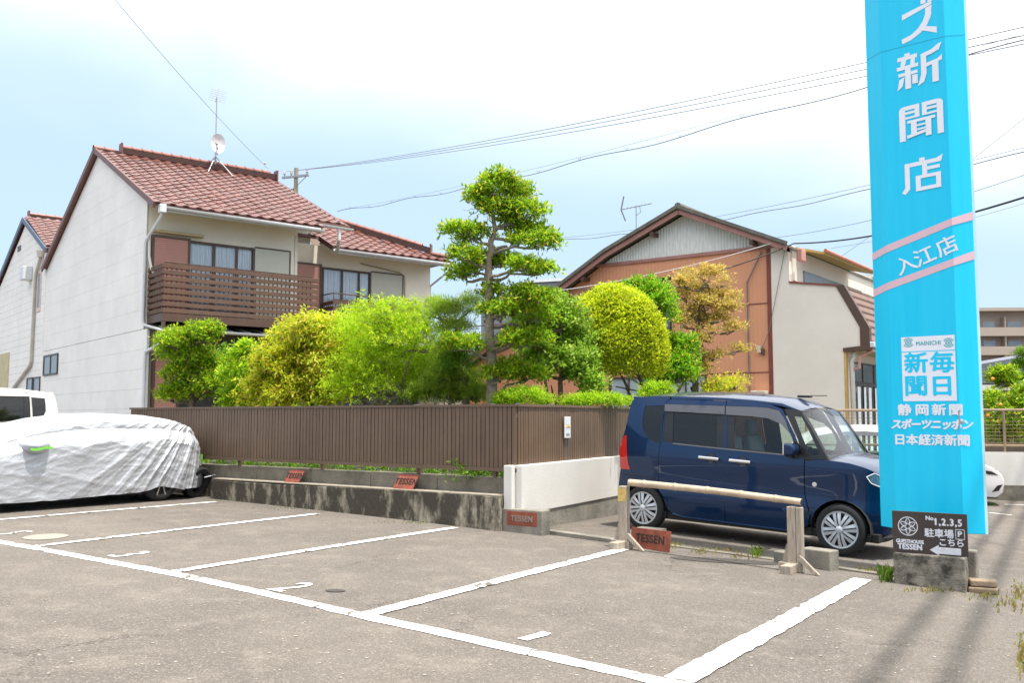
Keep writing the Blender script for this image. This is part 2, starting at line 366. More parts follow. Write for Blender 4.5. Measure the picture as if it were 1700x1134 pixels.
for i, (p, q, wd) in enumerate((((-60, 869), (358, 834), .09), ((60, 908), (528, 854), .10), ((275, 953), (755, 877), .11), ((604, 1024), (1036, 913), .13), ((1115, 1138), (1432, 963), .17))):
    strip('parking_line', G(*p), G(*q), wd, PT, .0075+.0003*i)
def digit(ch, px, py, size, wd=.62):
    c = G(px, py); up = Vector((-.72, .69, 0)); up = Vector((.30, .95, 0)).normalized(); A_ = Vector((.563, .826, 0))
    # digits read from the aisle with their tops towards the wall side, flattened by the grazing view
    M = basis((c.x, c.y, g(c.x)+.006), Vector((A_.y, -A_.x, 0)), A_)
    o = text('bay_number', ch, size, PT, None, M, ext=.0005, off=.004, sx_=wd); 
    for v in o.data.vertices: v.co.z += g(v.co.x)-g(c.x)
    return structure(o)
digit('5', 18, 886, .54); digit('3', 212, 922, .56); digit('2', 482, 977, .56); 
c1, c2 = G(868, 1064), G(908, 1052); strip('bay_number', c1, c2, .075, PT, .006)
# worn round patch in bay 5 and pale/dark repair patches
def disc(name, px, py, rx, m, lift=.005, ry=None):
    c = G(px, py); pts = []
    for k in range(28):
        t = k*math.tau/28; r_ = rx*(1+.06*mnoise.noise(Vector((math.cos(t)*2, math.sin(t)*2, px)))); x = c.x+r_*math.cos(t); y = c.y+(ry or rx)*r_/rx*math.sin(t); pts.append((x, y, g(x)+lift))
    return structure(MB().add(pts, [tuple(range(28))]).build(name, m, fix=False))
M_patch = mat('pale_patch', (.30, .26, .22), .9, var=.12, scale=30, bump=.4)
M_tar = mat('tar_patch', (.055, .047, .04), .85, var=.2, scale=40, bump=.4, bscale=90)
disc('manhole_patch', 76, 892, .20, M_patch, ry=.24); disc('tar_patch', 557, 982, .075, M_tar, ry=.055); disc('tar_patch', 1205, 932, .55, M_tar, ry=.16)
# low kerb between the two lots
def kerb(a, b, wd, h, m, name='kerb'):
    a = Vector(a[:2]); b = Vector(b[:2]); d = (b-a); ln = d.length; d.normalize(); s_ = Vector((-d.y, d.x)); n = max(2, int(ln/.4)); mb = MB(); P = [[], [], [], []]
    for i in range(n+1):
        c = a+d*(ln*i/n); q0 = c-s_*wd/2; q1 = c+s_*wd/2; hh = h+mnoise.noise(Vector((c.x*3, c.y*3, 0)))*.008; z = g(c.x)
        for r_, (q, zz) in zip(P, ((q0, z-.05), (q0, z+hh), (q1, z+hh), (q1, z-.05))): r_.append((q.x, q.y, zz))
    mb.grid(P); mb.add([P[k][0] for k in range(4)], [(0, 1, 2, 3)]); mb.add([P[k][-1] for k in range(4)], [(3, 2, 1, 0)])
    return structure(mb.build(name, m))
kerb(G(912, 887), G(1030, 903), .12, .045, M_conc); kerb(G(1112, 907), G(1290, 931), .10, .012, M_stain2); kerb(G(1390, 945), G(1484, 958), .11, .02, M_stain2)
# ------------------------------------------------------------------ retaining wall + fence
O = Vector((.05, 11.1, 0)); FL = Vector((-1.4286, 1., 0)).normalized(); FR = Vector((.554, 1., 0)).normalized()
def frame_parent(name, label, cat, o, xdir, group=None):
    e = thing(name, label, cat, o, math.atan2(xdir.y, xdir.x), group); return e
# local x = FL, local y = away from camera? rotate: x=(−.82,.57) -> y=(−.57,−.82) points to camera: use -y for behind
rw = frame_parent('retaining_wall', 'long low stained concrete retaining wall carrying the brown fence by the bays', 'wall', O, FL)
gpoly = []
lw = MB()
NL = 24
def rwx(i): return .12+(5.45-.12)*i/NL
rowsP = [[], [], [], []]
for i in range(NL+1):
    x = rwx(i); zt = .37+.012*math.sin(x*1.1)
    for r_, (y, z) in zip(rowsP, ((.20, -.35), (.19, zt), (-.05, zt), (-.05, -.35))): r_.append((x, y+.008*mnoise.noise(Vector((x*2, 0, z))), z))
lw.grid(rowsP); lw.add([rowsP[k][0] for k in range(4)], [(0, 1, 2, 3)]); lw.add([rowsP[k][-1] for k in range(4)], [(3, 2, 1, 0)])
o = bevel(lw.build('lower_wall', M_stain, rw), .012)
# coping surface
MB().box(.125, 5.44, -.045, .185, .374, .386).build('ledge_top', mat('ledge_concrete', (.30, .26, .20), .9, var=.25, scale=7), rw)
x = .11; k = 0
while x < 7.9:
    x2 = min(x+1.15, 8.0); bevel(MB().box(x+.004, x2-.004, -.16, -.055, .0 if x > 5.3 else .37, .575+.004*(k % 2)).build('block', M_stain2, rw), .006); x = x2; k += 1
# white painted wall right of the corner (goes away from camera)
ww = frame_parent('white_wall', 'white painted low wall behind the blue van, right of the fence corner', 'wall', O, FR)
bevel(MB().box(-.02, 7.0, -.09, .10, .16, .735).build('painted_face', M_wall, ww), .01)
MB().box(-.0, 7.0, -.075, .09, -.6, .158).build('concrete_base', M_conc, ww)
pr_ = bevel(MB().box(-.01, .112, .034, .105, -.3, .735).build('pier', M_wall, rw), .012)
# stray paint box marks + leaning plates on ledge
def slat_fence(name, label, o, d, x0, x1, sgn, group, joints, pitch=.0655):
    e = frame_parent(name, label, 'fence', o, d, group)
    sm = MB().box(0, pitch*.80, -.012, .012, .70, 1.43).mesh('slat', M_fence)
    sm2 = None; x = x0; n = 0
    while x < x1:
        if not any(abs(x+pitch/2-j) < .04 for j in joints) or True:
            o_ = obj('slat', sm, e, loc=(x, random.uniform(-.0015, .0015), 0)); o_.scale.x = 1.05 if n % 7 else .97
        x += pitch; n += 1
    MB().box(x0-.02, x1+.02, -.03, .03, 1.432, 1.46).build('top_rail', M_fence, e)
    MB().box(x0-.02, x1+.02, -.028, .028, .655, .697).build('bottom_rail', M_fence, e)
    MB().box(x0, x1, -sgn*.034, -sgn*.015, 1.30, 1.34).build('back_rail', M_fence, e)
    for j in joints:
        MB().box(j-.025, j+.025, -sgn*.09, -sgn*.036, .58, 1.43).build('post', M_fence, e)
    mb = MB()
    for j in joints: mb.box(j-.02, j+.02, -.032, .032, 1.4605, 1.468)
    mb.build('rail_cap', M_steel, e)
    return e
slat_fence('slat_fence', 'brown metal fence of upright slats on the stained wall, facing the parking bays', O, FL, .0, 7.85, 1, 'brown slat fence around the garden', [.35, 1.56, 3.33, 5.10, 6.9])
slat_fence('slat_fence', 'brown metal fence of upright slats above the white wall, beside the blue van', O, FR, .03, 7.0, -1, 'brown slat fence around the garden', [.05, .9, 2.6, 4.4, 6.2])
# garden ground behind the wall
def loc2w(o, d, x, y): 
    n_ = Vector((-d.y, d.x, 0)); return o+d*x+n_*y
gp = [loc2w(O, FL, .1, -.14), loc2w(O, FL, 8.0, -.14), Vector((-9.5, 22, 0)), Vector((-4, 31, 0)), Vector((3.6, 24, 0)), loc2w(O, FR, 7.0, .08), loc2w(O, FR, .1, .08)]
structure(MB().add([(p.x, p.y, .50) for p in gp]+[(p.x, p.y, -1) for p in gp], [tuple(range(7))]+[(i, (i+1) % 7, (i+1) % 7+7, i+7) for i in range(7)]).build('garden_soil', mat('soil', (.10, .085, .05), .95, var=.3, scale=5)))
# small sign on fence
sg = frame_parent('fence_sign', 'small white notice with orange print hung on the brown fence by the van', 'sign', O, FR)
bevel(MB().box(1.23, 1.41, -.05, -.035, 1.03, 1.31).build('sign_plate', mat('sign_plate_white', (.66, .68, .70), .4, var=.02), sg), .004)
Ms = basis((1.32, -.052, 1.18), (1, 0, 0), (0, 0, 1))
text('sign_print', '........', .05, mat('orange_print', (.75, .42, .12), .5), sg, basis((1.32, -.052, 1.22), (1, 0, 0), (0, 0, 1)), off=.001)
arc = [(1.265, -.052, 1.165), (1.28, -.052, 1.19), (1.30, -.052, 1.172), (1.32, -.052, 1.2), (1.34, -.052, 1.172), (1.36, -.052, 1.19), (1.378, -.052, 1.165)]
MB().tube(arc, .006, 6).build('sign_emblem', MATS['orange_print'], sg)
mb = MB()
for z in (1.08, 1.065): mb.box(1.27, 1.37, -.0525, -.0505, z, z+.006)
mb.build('sign_caption', M_wirel, sg)
MB().tube([(1.28, -.04, 1.03), (1.28, -.036, .72)], .003, 5).tube([(1.36, -.04, 1.03), (1.36, -.036, .72)], .003, 5).build('hanging_wire', M_steel, sg)
# TESSEN plates
def plate(px, py, wd, hh, label, Y=None, on='ledge', tilt=R(18), face=None, lm=M_letter):
    e = thing('name_plate', label, 'sign', (0, 0, 0), 0, 'rusty TESSEN name plates')
    return e
def tessen(c, xdir, tilt, wd, hh, label, shear=0., lm=M_letter, skew=0):
    xd = Vector(xdir).normalized(); nrm = Vector((xd.y, -xd.x, 0))
    upv = (Vector((0, 0, 1))*math.cos(tilt)-nrm*math.sin(tilt)).normalized(); upv = (upv+xd*shear).normalized()
    up2 = (Vector((0, 0, 1))*math.cos(tilt)-nrm*math.sin(tilt)).normalized(); nn = xd.cross(up2)
    e = thing('name_plate', label, 'sign', c, 0, 'rusty TESSEN name plates')
    vs = []
    for dz in (0, -.012):
        for (u, v) in ((-wd/2, 0), (wd/2, 0), (wd/2+shear*hh, hh), (-wd/2+shear*hh, hh)): vs.append(xd*u+up2*v+nn*dz)
    bevel(MB().add(vs, [(0, 1, 2, 3), (7, 6, 5, 4), (0, 4, 5, 1), (1, 5, 6, 2), (2, 6, 7, 3), (3, 7, 4, 0)]).build('plate', M_rust, e), .003)
    M = basis(xd*(shear*hh/2)+up2*(hh*.5)+nn*.0015, xd, up2)
    text('lettering', 'TESSEN', hh*.56, lm, e, M, ext=.001, off=.004, sx_=.92, cs=1.12, shear=shear*.8)
    return e
def onwall(px, py):  # point on ledge plane y=+.05 of retaining wall
    n_ = Vector((-FL.y, FL.x, 0)); O_ = O+n_*.10; r_ = ray(px, py); d = FL
    det = -r_[0]*d.y+r_[1]*d.x; t = (-O_.x*d.y+O_.y*d.x)/det
    return Vector((r_[0]*t, r_[1]*t, CZ+r_[2]*t))
c = onwall(483, 802); c.z = .386; tessen(c, -FL, R(25), .30, .19, 'small rusty plate reading TESSEN on the ledge under the fence, nearest the covered car', shear=.25)
c = onwall(668, 814); c.z = .386; tessen(c, -FL, R(25), .34, .20, 'rusty plate reading TESSEN on the ledge, midway along the stained wall', shear=.2)
# concrete block with inset plate
c0 = G(834, 882); c1_ = G(897, 890); bd = (c1_-c0); bd.z = 0; bl = bd.length; bd.normalize(); bn = Vector((-bd.y, bd.x, 0))
e = thing('concrete_block', 'concrete block at the wall corner with a rusty plate set in its face', 'block', (c0.x, c0.y, g(c0.x)-.01), math.atan2(bd.y, bd.x))
bevel(MB().box(0, bl+.02, 0, .19, -.03, .275).build('block_body', M_conc, e), .012)
e2 = tessen(c0+bd*(bl*.52)-bn*.002+Vector((0, 0, .075)), bd, 0, bl*.80, .165, 'rusty plate reading TESSEN set in the concrete block at the wall corner', lm=mat('letter_grey', (.26, .22, .18), .8))
# plate on the ground at the barrier
c0 = G(1046, 907); c1_ = G(1111, 919); bd = (c1_-c0); bd.z = 0; 
tessen((c0+c1_)/2+Vector((0, 0, .0)), bd, R(8), bd.length, .215, 'rusty plate reading TESSEN leaning on the ground beside the bamboo barrier post', lm=mat('letter_hole', (.03, .024, .02), .9))
bevel(MB().box(-.17, .17, -.07, .07, 0, .17).build('concrete_lump', M_conc, None, loc=tuple(G(1085, 900)+Vector((.0, .16, -.03))), rot=(0, 0, -.7)), .015)
tag(bpy.data.objects['concrete_lump'], 'rough grey concrete lump behind the ground name plate by the van wheel', 'block')
def cblock(name, a, b, dep, h, label, m=M_conc, zoff=0):
    a = G(*a); b = G(*b); d = (b-a); d.z = 0; ln = d.length; d.normalize()
    o = MB().box(0, ln, 0, dep, -.05, h).build(name, m, None, loc=(a.x, a.y, min(g(a.x), g(b.x))+zoff), rot=(0, 0, math.atan2(d.y, d.x)))
    bevel(o, .012); return tag(o, label, 'block')
cblock('concrete_block', (1328, 940), (1378, 949), .17, .19, 'grey concrete block right of the second barrier post, before the van wheel')
cblock('concrete_block', (1284, 934), (1305, 938), .15, .12, 'small weathered concrete block half hidden by the second barrier post')
# ------------------------------------------------------------------ bamboo barrier
def barrier():
    p1 = G(1037, 911); p2 = G(1319, 950); d = p2-p1; d.z = 0; ln = d.length; d.normalize()
    e = thing('bamboo_barrier', 'bamboo pole laid on two weathered wooden posts in front of the blue van', 'barrier', p1, math.atan2(d.y, d.x))
    dz2 = g(p2.x)-g(p1.x)
    for i, (x, z0) in enumerate(((0, 0), (ln, dz2))):
        hgt = .66 if i == 0 else .62
        po = bevel(MB().box(x-.05, x+.03 if i else x+.045, -.045, .045, z0, z0+hgt).build('post', M_wood, e), .006)
        if i: bevel(MB().box(x+.034, x+.09, -.04, .04, z0, z0+hgt-.005).build('post', M_wood, e), .006)
        bevel(MB().box(x-.14, x+.08, -.05, .05, z0, z0+.09).build('foot', M_wood, e), .006)
        bevel(MB().box(x-.06, x+.04, -.24, -.05, z0, z0+.085).build('foot', M_wood, e), .006)
        MB().prism([(x-.11, z0+.09), (x-.052, z0+.09), (x-.052, z0+.26), (x-.066, z0+.26)], 1, -.02, .02).build('brace', M_wood, e)
        MB().prism([(x+.20, z0), (x+.25, z0), (x+.07, z0+.17), (x+.06, z0+.12)], 1, -.065, -.025).build('brace', M_wood, e)
    MB().box(-.052, .047, -.047, -.0455, .50, .64).build('paint_mark', mat('ochre_paint', (.55, .38, .12), .8, var=.2, scale=20), e)
    pts, rs = [], []; z1, z2 = .70, dz2+.665; N_ = 110
    for i in range(N_+1):
        t = i/N_; x = .06+(ln+.02)*t; z = z1+(z2-z1)*t+.012*math.sin(t*3.1); r_ = .037-.005*t
        ph = (t*5.2) % 1; r_ *= 1+.16*max(0, 1-abs(ph-.5)*14); pts.append((x, 0, z)); rs.append(r_)
    MB().tube(pts, rs, 14).build('bamboo_pole', M_bamboo, e, smooth='all')
    for k in range(5):
        t = (k+.5)/5.2; x = .06+(ln+.02)*t; z = z1+(z2-z1)*t+.012*math.sin(t*3.1); MB().tube([(x-.004, 0, z), (x+.004, 0, z)], .043-.005*t, 14).build('bamboo_node', M_wood, e)
    pe = pts[-1]; MB().lathe([(.028, 0), (.0, 0)], 12, 0, c=(pe[0]+.002, 0, pe[2])).build('pole_end_hollow', M_dark, e)
barrier()
# ------------------------------------------------------------------ two-storey house
HO = Vector((-8.45, 21.2, 0)); HT = Vector((.775, .632, 0))
house = thing('house', 'two storey house with red tiled roof, white side wall and brown slatted balcony', 'house', HO, math.atan2(HT.y, HT.x))
SL = .475
def rz_(q): return 6.10+SL*(q+.8)      # main roof surface
RIDGE = 4.17
# structural wall solids (behind cladding)
def zt(q): return min(rz_(q), rz_(2*RIDGE-q))-.10
core = MB()
core.prism([(0.16, 0), (9.6, 0), (9.6, zt(9.2)), (RIDGE, zt(RIDGE)), (0.16, zt(.16))], 0, .03, 3.6)
core.prism([(1.7, 0), (9.6, 0), (9.6, zt(9.2)), (RIDGE, zt(RIDGE)), (1.7, zt(1.7))], 0, 3.6, 5.0)
core.box(5.0, 8.80, 1.75, 8.0, 0, 5.9)
core.box(3.6, 5.0, 1.7, 3.0, 0, 5.9)
core.build('wall_core', M_cream, house)
# side wall siding boards
def boards(poly, h, name='siding_board', t0=-.012, t1=.03, z_start=0., hole=None, gap=.0035, mi=M_white):
    z = z_start; zmax = max(p[1] for p in poly)
    while z < zmax:
        P = clip_band(poly, z+gap/2, z+h-gap/2)
        if len(P) > 2: MB().prism(P, 0, t0, t1).build(name, mi, house)
        z += h
boards([(0, 3.32), (9.52, 3.32), (9.52, zt(9.52)), (RIDGE, zt(RIDGE)), (0, zt(0))], .455, z_start=3.32-.455)
boards([(-.25, -.1), (9.52, -.1), (9.52, 3.31), (-.25, 3.31)], .455, z_start=-.33)
boards([(9.56, 0), (18, 0), (18, 5.3), (16.9, 5.9), (12.66, 7.78), (9.56, 6.35)], .23, t0=-.03, gap=.006)
MB().prism([(9.6, 0), (18, 0), (18, 5.3), (12.66, 7.72), (9.6, 6.3)], 0, .031, 5).build('wall', M_cream, house)
MB().box(-.028, .02, 9.50, 9.56, 0, 6.4).build('corner_trim', M_white, house)
MB().box(-.02, .035, -.30, -.252, 0, 3.30).build('corner_trim', M_gut, house)
# front walls with openings
fw1 = MB(); holes1 = [(.97, 2.62, 3.62, 5.50)]
def fcell(y0, y1): return lambda mb, a, b, c, d: mb.box(a, b, y0, y1, c, d)
wall_cells(fw1, .0, 3.74, 3.32, 6.33, holes1, fcell(0., .15)); fw1.build('wall', M_cream, house)
fw2 = MB(); wall_cells(fw2, 3.745, 8.95, 3.0, 6.10, [(5.30, 6.86, 3.62, 5.50)], fcell(1.55, 1.70)); fw2.build('wall', M_cream, house)
MB().box(8.80, 8.95, 1.702, 8.0, 0, 6.05).build('wall', M_cream, house)
MB().box(3.74, 3.85, .152, 1.548, 3.32, 6.33).build('wall', M_cream, house)
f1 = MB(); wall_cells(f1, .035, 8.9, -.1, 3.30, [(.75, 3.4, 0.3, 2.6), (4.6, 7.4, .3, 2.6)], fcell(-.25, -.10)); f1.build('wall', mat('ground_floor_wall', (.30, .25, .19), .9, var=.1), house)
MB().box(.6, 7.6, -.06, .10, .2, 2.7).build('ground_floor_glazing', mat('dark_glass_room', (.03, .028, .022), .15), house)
MB().box(3.70, 3.78, -.02, -.001, 3.32, 5.95).build('corner_trim', mat('pale_trim', (.66, .62, .54), .7), house)
# windows helper (local)
def sash(x0, x1, z0, z1, y, xs_, blind_from=None, curtain=True):
    d = .05
    fr = MB(); fr.box(x0, x1, y-.03, y+d, z1-.05, z1); fr.box(x0, x1, y-.03, y+d, z0, z0+.05); fr.box(x0, x0+.045, y-.03, y+d, z0+.05, z1-.05); fr.box(x1-.045, x1, y-.03, y+d, z0+.05, z1-.05)
    f = fr.build('window', M_brown, house)
    ed = [x0+.045]+list(xs_)+[x1-.045]
    for i in range(len(ed)-1):
        a, b = ed[i]+(0.03 if i else 0), ed[i+1]-.03
        MB().box(a, b, y+.012, y+.018, z0+.05, z1-.05).build('pane', M_glassw, f)
        if i: MB().box(ed[i]-.03, ed[i]+.03, y-.012, y+.03, z0+.05, z1-.05).build('mullion', M_brown, f)
    if curtain:
        n_ = 120; rr = [[], []]
        for k in range(n_+1):
            x = x0+(x1-x0)*k/n_; yy = y+.065+.018*math.sin(k*1.3)+.012*math.sin(k*.47+1)
            for r_, z in zip(rr, (z0, z1)): r_.append((x, yy, z))
        MB().grid(rr).build('curtain', M_curt, f, smooth='all', fix=False)
    return f
MB().box(.97, 2.62, .50, .52, 3.6, 5.5).build('room_back', M_dark, house)
sash(.97, 2.62, 3.62, 5.50, .0, (1.60, 2.17)); sash(5.30, 6.86, 3.62, 5.50, 1.55, (5.93, 6.48))
for (x0, x1, y) in ((2.63, 3.55, 0.), (6.87, 7.93, 1.55)):
    MB().box(x0, x1, y-.035, y-.002, 3.66, 5.50).build('pale_shutter_panel', M_blind, house)
    fr = MB(); fr.box(x0, x1+.03, y-.05, y-.001, 5.502, 5.535); fr.box(x1+.002, x1+.03, y-.05, y-.001, 3.66, 5.50); fr.build('panel_frame', M_brown, house)
def shutter(x0, x1, z0, z1, y, name='shutter_box'):
    b = MB().box(x0, x1, y-.10, y-.002, z0, z1); o = b.build(name, M_shut, house)
    rib = MB(); z = z0+.02
    while z < z1-.03: rib.box(x0+.002, x1-.002, y-.116, y-.1005, z, z+.028); z += .05
    rib.build('rib', M_shut, o)
    fr = MB(); fr.box(x0-.05, x1+.05, y-.13, y-.001, z1, z1+.05); fr.box(x0-.05, x0, y-.13, y-.001, z0, z1); fr.box(x1, x1+.05, y-.13, y-.001, z0, z1); fr.build('shutter_frame', M_brown, o)
shutter(.14, .93, 3.5, 5.47, 0.); shutter(4.42, 5.18, 3.5, 5.50, 1.55); shutter(.16, .66, .3, 2.66, -.25)
bevel(MB().box(.05, 1.28, -.20, -.06, 5.57, 5.64).build('awning_roll', mat('awning_beige', (.46, .38, .21), .8), house), .02)
# side windows
def swin(q0, q1, z0, z1, mull=True, t=-.02):
    fr = MB(); fr.box(t-.03, t, q0, q1, z1-.05, z1); fr.box(t-.03, t, q0, q1, z0, z0+.05); fr.box(t-.03, t, q0, q0+.05, z0+.05, z1-.05); fr.box(t-.03, t, q1-.05, q1, z0+.05, z1-.05)
    if mull: fr.box(t-.028, t, (q0+q1)/2-.03, (q0+q1)/2+.03, z0+.05, z1-.05)
    f = fr.build('window', mat('dark_frame', (.03, .025, .022), .4), house)
    MB().box(t-.012, t-.006, q0+.05, q1-.05, z0+.05, z1-.05).build('pane', mat('frosted_pane', (.17, .19, .19), .2, var=.1), f)
swin(7.60, 9.30, 2.55, 3.17); swin(9.62, 10.5, 1.7, 2.55, False, -.031); swin(10.62, 11.4, 1.6, 2.56, False, -.031)
fr = MB(); fr.box(-.05, -.031, 10.0, 10.55, 4.62, 5.90); fr.build('window', mat('pale_frame', (.68, .55, .5), .6), house); MB().box(-.055, -.051, 10.1, 10.4, 4.75, 5.84).build('pane', mat('grey_pane', (.20, .23, .24), .15), house)
bevel(MB().box(-.32, -.031, 11.3, 11.75, 5.75, 6.2).build('vent_hood', M_gut, house), .03)
MB().box(-.06, -.031, 14.3, 16.8, .5, 3.55).build('yellow_panel', mat('yellowed_panel', (.50, .44, .27), .8), house)
MB().box(-.045, -.031, 13.2, 13.7, 7.0, 7.18).build('gable_vent', M_brown, house)
# ---- roofs
M_under = mat('roof_underlay', (.12, .05, .04), .7)
def slab(name, P, m, th=.05):  # P list of 3d points (quad/poly) planar; extruded down
    n_ = len(P); vs = [tuple(p) for p in P]+[(p[0], p[1], p[2]-th) for p in P]
    return MB().add(vs, [tuple(range(n_)), tuple(range(2*n_-1, n_-1, -1))]+[(i, (i+1) % n_, (i+1) % n_+n_, i+n_) for i in range(n_)]).build(name, m, house)
t0_, t1_, t2_ = -.10, 4.02, 5.12
slab('roof', [(t0_, -.8, rz_(-.8)), (t1_, -.8, rz_(-.8)), (t1_, -.3, rz_(-.3)), (t2_, -.3, rz_(-.3)), (t2_, RIDGE, rz_(RIDGE)), (t0_, RIDGE, rz_(RIDGE))], M_under)
slab('roof', [(t0_, RIDGE+.001, rz_(RIDGE)), (t2_, RIDGE+.001, rz_(RIDGE)), (t2_, 9.5, rz_(2*RIDGE-9.5)), (t0_, 9.5, rz_(2*RIDGE-9.5))], M_tile)
LR0 = 5.95
def lz(q): return LR0+SL*(q-.75)
slab('roof', [(5.25, .75, lz(.75)), (9.15, .75, lz(.75)), (5.8, 4.1, lz(4.1)), (3.8, 4.1, lz(4.1)), (3.8, 1.5, lz(1.5)), (5.25, 1.5, lz(1.5))], M_under)
slab('roof', [(9.15, .75, lz(.75)), (9.15, 8.2, lz(.75)), (5.8, 4.1, lz(4.1))], M_tile)
slab('roof', [(-.08, 12.66, 8.05), (5, 12.66, 8.05), (5, 9.3, 6.55), (-.08, 9.3, 6.55)], M_under)
slab('roof', [(-.08, 12.661, 8.05), (5, 12.661, 8.05), (5, 18.5, 5.45), (-.08, 18.5, 5.45)], M_tile)
# tile mesh: wave profile slab; local x across, y up slope
TW, TL = .30, .30
def tile_mesh():
    prof = [(0, .0), (.04, .026), (.09, .034), (.14, .026), (.18, .006), (.24, .0), (.296, .004)]
    P = [[], [], [], []]
    for x, h in prof:
        P[0].append((x, .0, h-.006)); P[1].append((x, 0, h+.022)); P[2].append((x, TL+.03, h+.0)); P[3].append((x, TL+.03, h-.02))
    mb = MB().grid(P); mb.add([P[k][0] for k in range(4)], [(0, 1, 2, 3)]); mb.add([P[k][-1] for k in range(4)], [(3, 2, 1, 0)])
    return mb
tb = tile_mesh(); tmesh = tb.mesh('roof_tile', M_tile)
ang = math.atan(SL); sy_, cy_ = math.cos(ang), math.sin(ang)
tiles = []   # (x,q,z, priority)
def roofz(kind, q): return rz_(q) if kind == 0 else lz(q)
q = -.82; row = 0
while q < RIDGE-.25:
    for c_ in range(int((t2_-t0_)/TW)+1):
        x = t0_+c_*TW
        if x+TW > t2_+.12: continue
        if q < -.32 and x+TW > t1_+.08: continue
        tiles.append((x, q, rz_(q)+.004, 0))
    q += TL*math.cos(ang); row += 1
q = .73
while q < 3.9:
    for c_ in range(20):
        x = 5.22+c_*TW if q < 1.5 else 4.02+c_*TW
        if x+TW/2 > 9.15-(q-.75)-.10: continue
        if q >= 1.5 and x < 5.1 and (rz_(q) > 0 and q < 6) and x < 4.9: continue
        tiles.append((x, q, lz(q)+.004, 1))
    q += TL*math.cos(ang)
tiles.sort(key=lambda a: a[1]-(0 if a[3] == 0 else 0))
tc_ = Vector((0, 0, 0))
rest = MB(); cnt = 0
Rm = Matrix.Rotation(ang, 4, 'X')
for (x, q, z, k) in tiles:
    if cnt < 285:
        o_ = obj('roof_tile', tmesh, house, loc=(x+random.uniform(-.003, .003), q, z+random.uniform(0, .003)), rot=(ang+random.uniform(-.012, .012), random.uniform(-.01, .01), 0)); cnt += 1
    else:
        Mx = Matrix.Translation((x, q, z)) @ Rm; rest.add([Mx @ Vector(v) for v in tb.v], tb.f)
for r_ in range(11):
    for c_ in range(8):
        q = 9.35+r_*TL*math.cos(ang); Mx = Matrix.Translation((-.1+c_*TW, q, 6.59+SL*(q-9.35))) @ Rm; rest.add([Mx @ Vector(v) for v in tb.v], tb.f)
rest.build('upper_tiles', M_tile, house)['kind'] = 'stuff'
# ridges: stacked dark courses + half-round caps
def ridge(a, b, hh=.17, wd=.13, seg=.27, endcap=True):
    a = Vector(a); b = Vector(b); d = (b-a).normalized(); ln = (b-a).length; rd = MB()
    rd.beam(a+Vector((0, 0, hh/2)), b+Vector((0, 0, hh/2)), wd, hh); base = rd.build('ridge', M_tiled, house)
    rl = MB()
    for k in range(4): rl.beam(a+Vector((0, 0, .03+k*hh/4)), b+Vector((0, 0, .03+k*hh/4)), wd+.03, .012)
    rl.build('ridge_course', M_brown, base)
    side = d.cross(Vector((0, 0, 1))).normalized(); n_ = int(ln/seg); cap = MB()
    for i in range(n_):
        p0 = a+d*(i*seg); P = []
        for s_, r_ in ((0, .095), (seg*.16, .095), (seg*.17, .082), (seg, .080)):
            rowp = []
            for k in range(9):
                t = math.pi*k/8; rowp.append(p0+d*s_+side*(math.cos(t)*r_)+Vector((0, 0, hh-.01+math.sin(t)*r_)))
            P.append(rowp)
        cap.grid(P)
    cap.build('ridge_cap', mat('ridge_cap_tile', (.24, .085, .06), .35, var=.15), base, fix=False)
    if endcap:
        for p, s_ in ((a, -1), (b, 1)):
            eb = MB(); c0 = p+d*(s_*.0); eb.beam(c0+Vector((0, 0, -.03)), c0+Vector((0, 0, hh+.12)), .05, wd+.12, upv=side); bevel(eb.build('ridge_end', M_tiled, base), .015)
ridge((.55, RIDGE, rz_(RIDGE)-.0), (t2_-.05, RIDGE, rz_(RIDGE)))
ridge((-.16, RIDGE, rz_(RIDGE)-.03), (.5, RIDGE, rz_(RIDGE)-.03), .06, .12, endcap=False)
ridge((4.9, 5.0, lz(5.0)-.05), (8.72, 1.18, lz(1.18)+.05), .17, .13)
ridge((8.72, 1.18, lz(1.18)), (9.2, .70, lz(.70)+.09), .05, .11, endcap=False)
ridge((.05, 12.66, 8.03), (5, 12.66, 8.03), .14, .12)
# verge tiles and barge boards
vb = MB()
vb.beam((-.13, -.85, rz_(-.85)-.02), (-.13, RIDGE, rz_(RIDGE)-.02), .05, .14); vb.beam((-.13, RIDGE, rz_(RIDGE)-.02), (-.13, 9.6, rz_(2*RIDGE-9.6)-.02), .05, .14)
vb.build('verge_trim', mat('verge_brown', (.16, .075, .06), .5), house)
vb = MB(); vb.beam((5.20, .72, lz(.72)-.03), (5.20, 1.56, lz(1.56)-.03), .05, .13); vb.beam((t1_+.02, -.8, rz_(-.8)-.06), (t1_+.02, -.28, rz_(-.28)-.06), .04, .10); vb.build('verge_trim', M_tiled, house)
vb = MB(); vb.beam((-.12, 9.25, 6.45), (-.12, 12.66, 7.97), .05, .16); vb.beam((-.12, 12.66, 7.97), (-.12, 18.5, 5.36), .05, .16); vb.build('barge_board', mat('blue_grey_trim', (.10, .13, .19), .5), house)
sb = MB(); sb.beam((5.23, .80, lz(.8)-.14), (5.23, 1.55, lz(1.55)-.14), .03, .12); sb.build('soffit_board', M_wall, house)
sf = MB(); sf.add([(0, -.78, rz_(-.8)-.06), (t1_, -.78, rz_(-.8)-.06), (t1_, .0, rz_(-.0)-.09), (0, .0, rz_(-.0)-.09)], [(0, 1, 2, 3)])
sf.add([(5.25, .77, lz(.75)-.06), (9.1, .77, lz(.75)-.06), (9.1, 1.55, lz(1.55)-.08), (5.25, 1.55, lz(1.55)-.08)], [(0, 1, 2, 3)])
sf.build('soffit', mat('soffit_tan', (.45, .36, .2), .8), house)
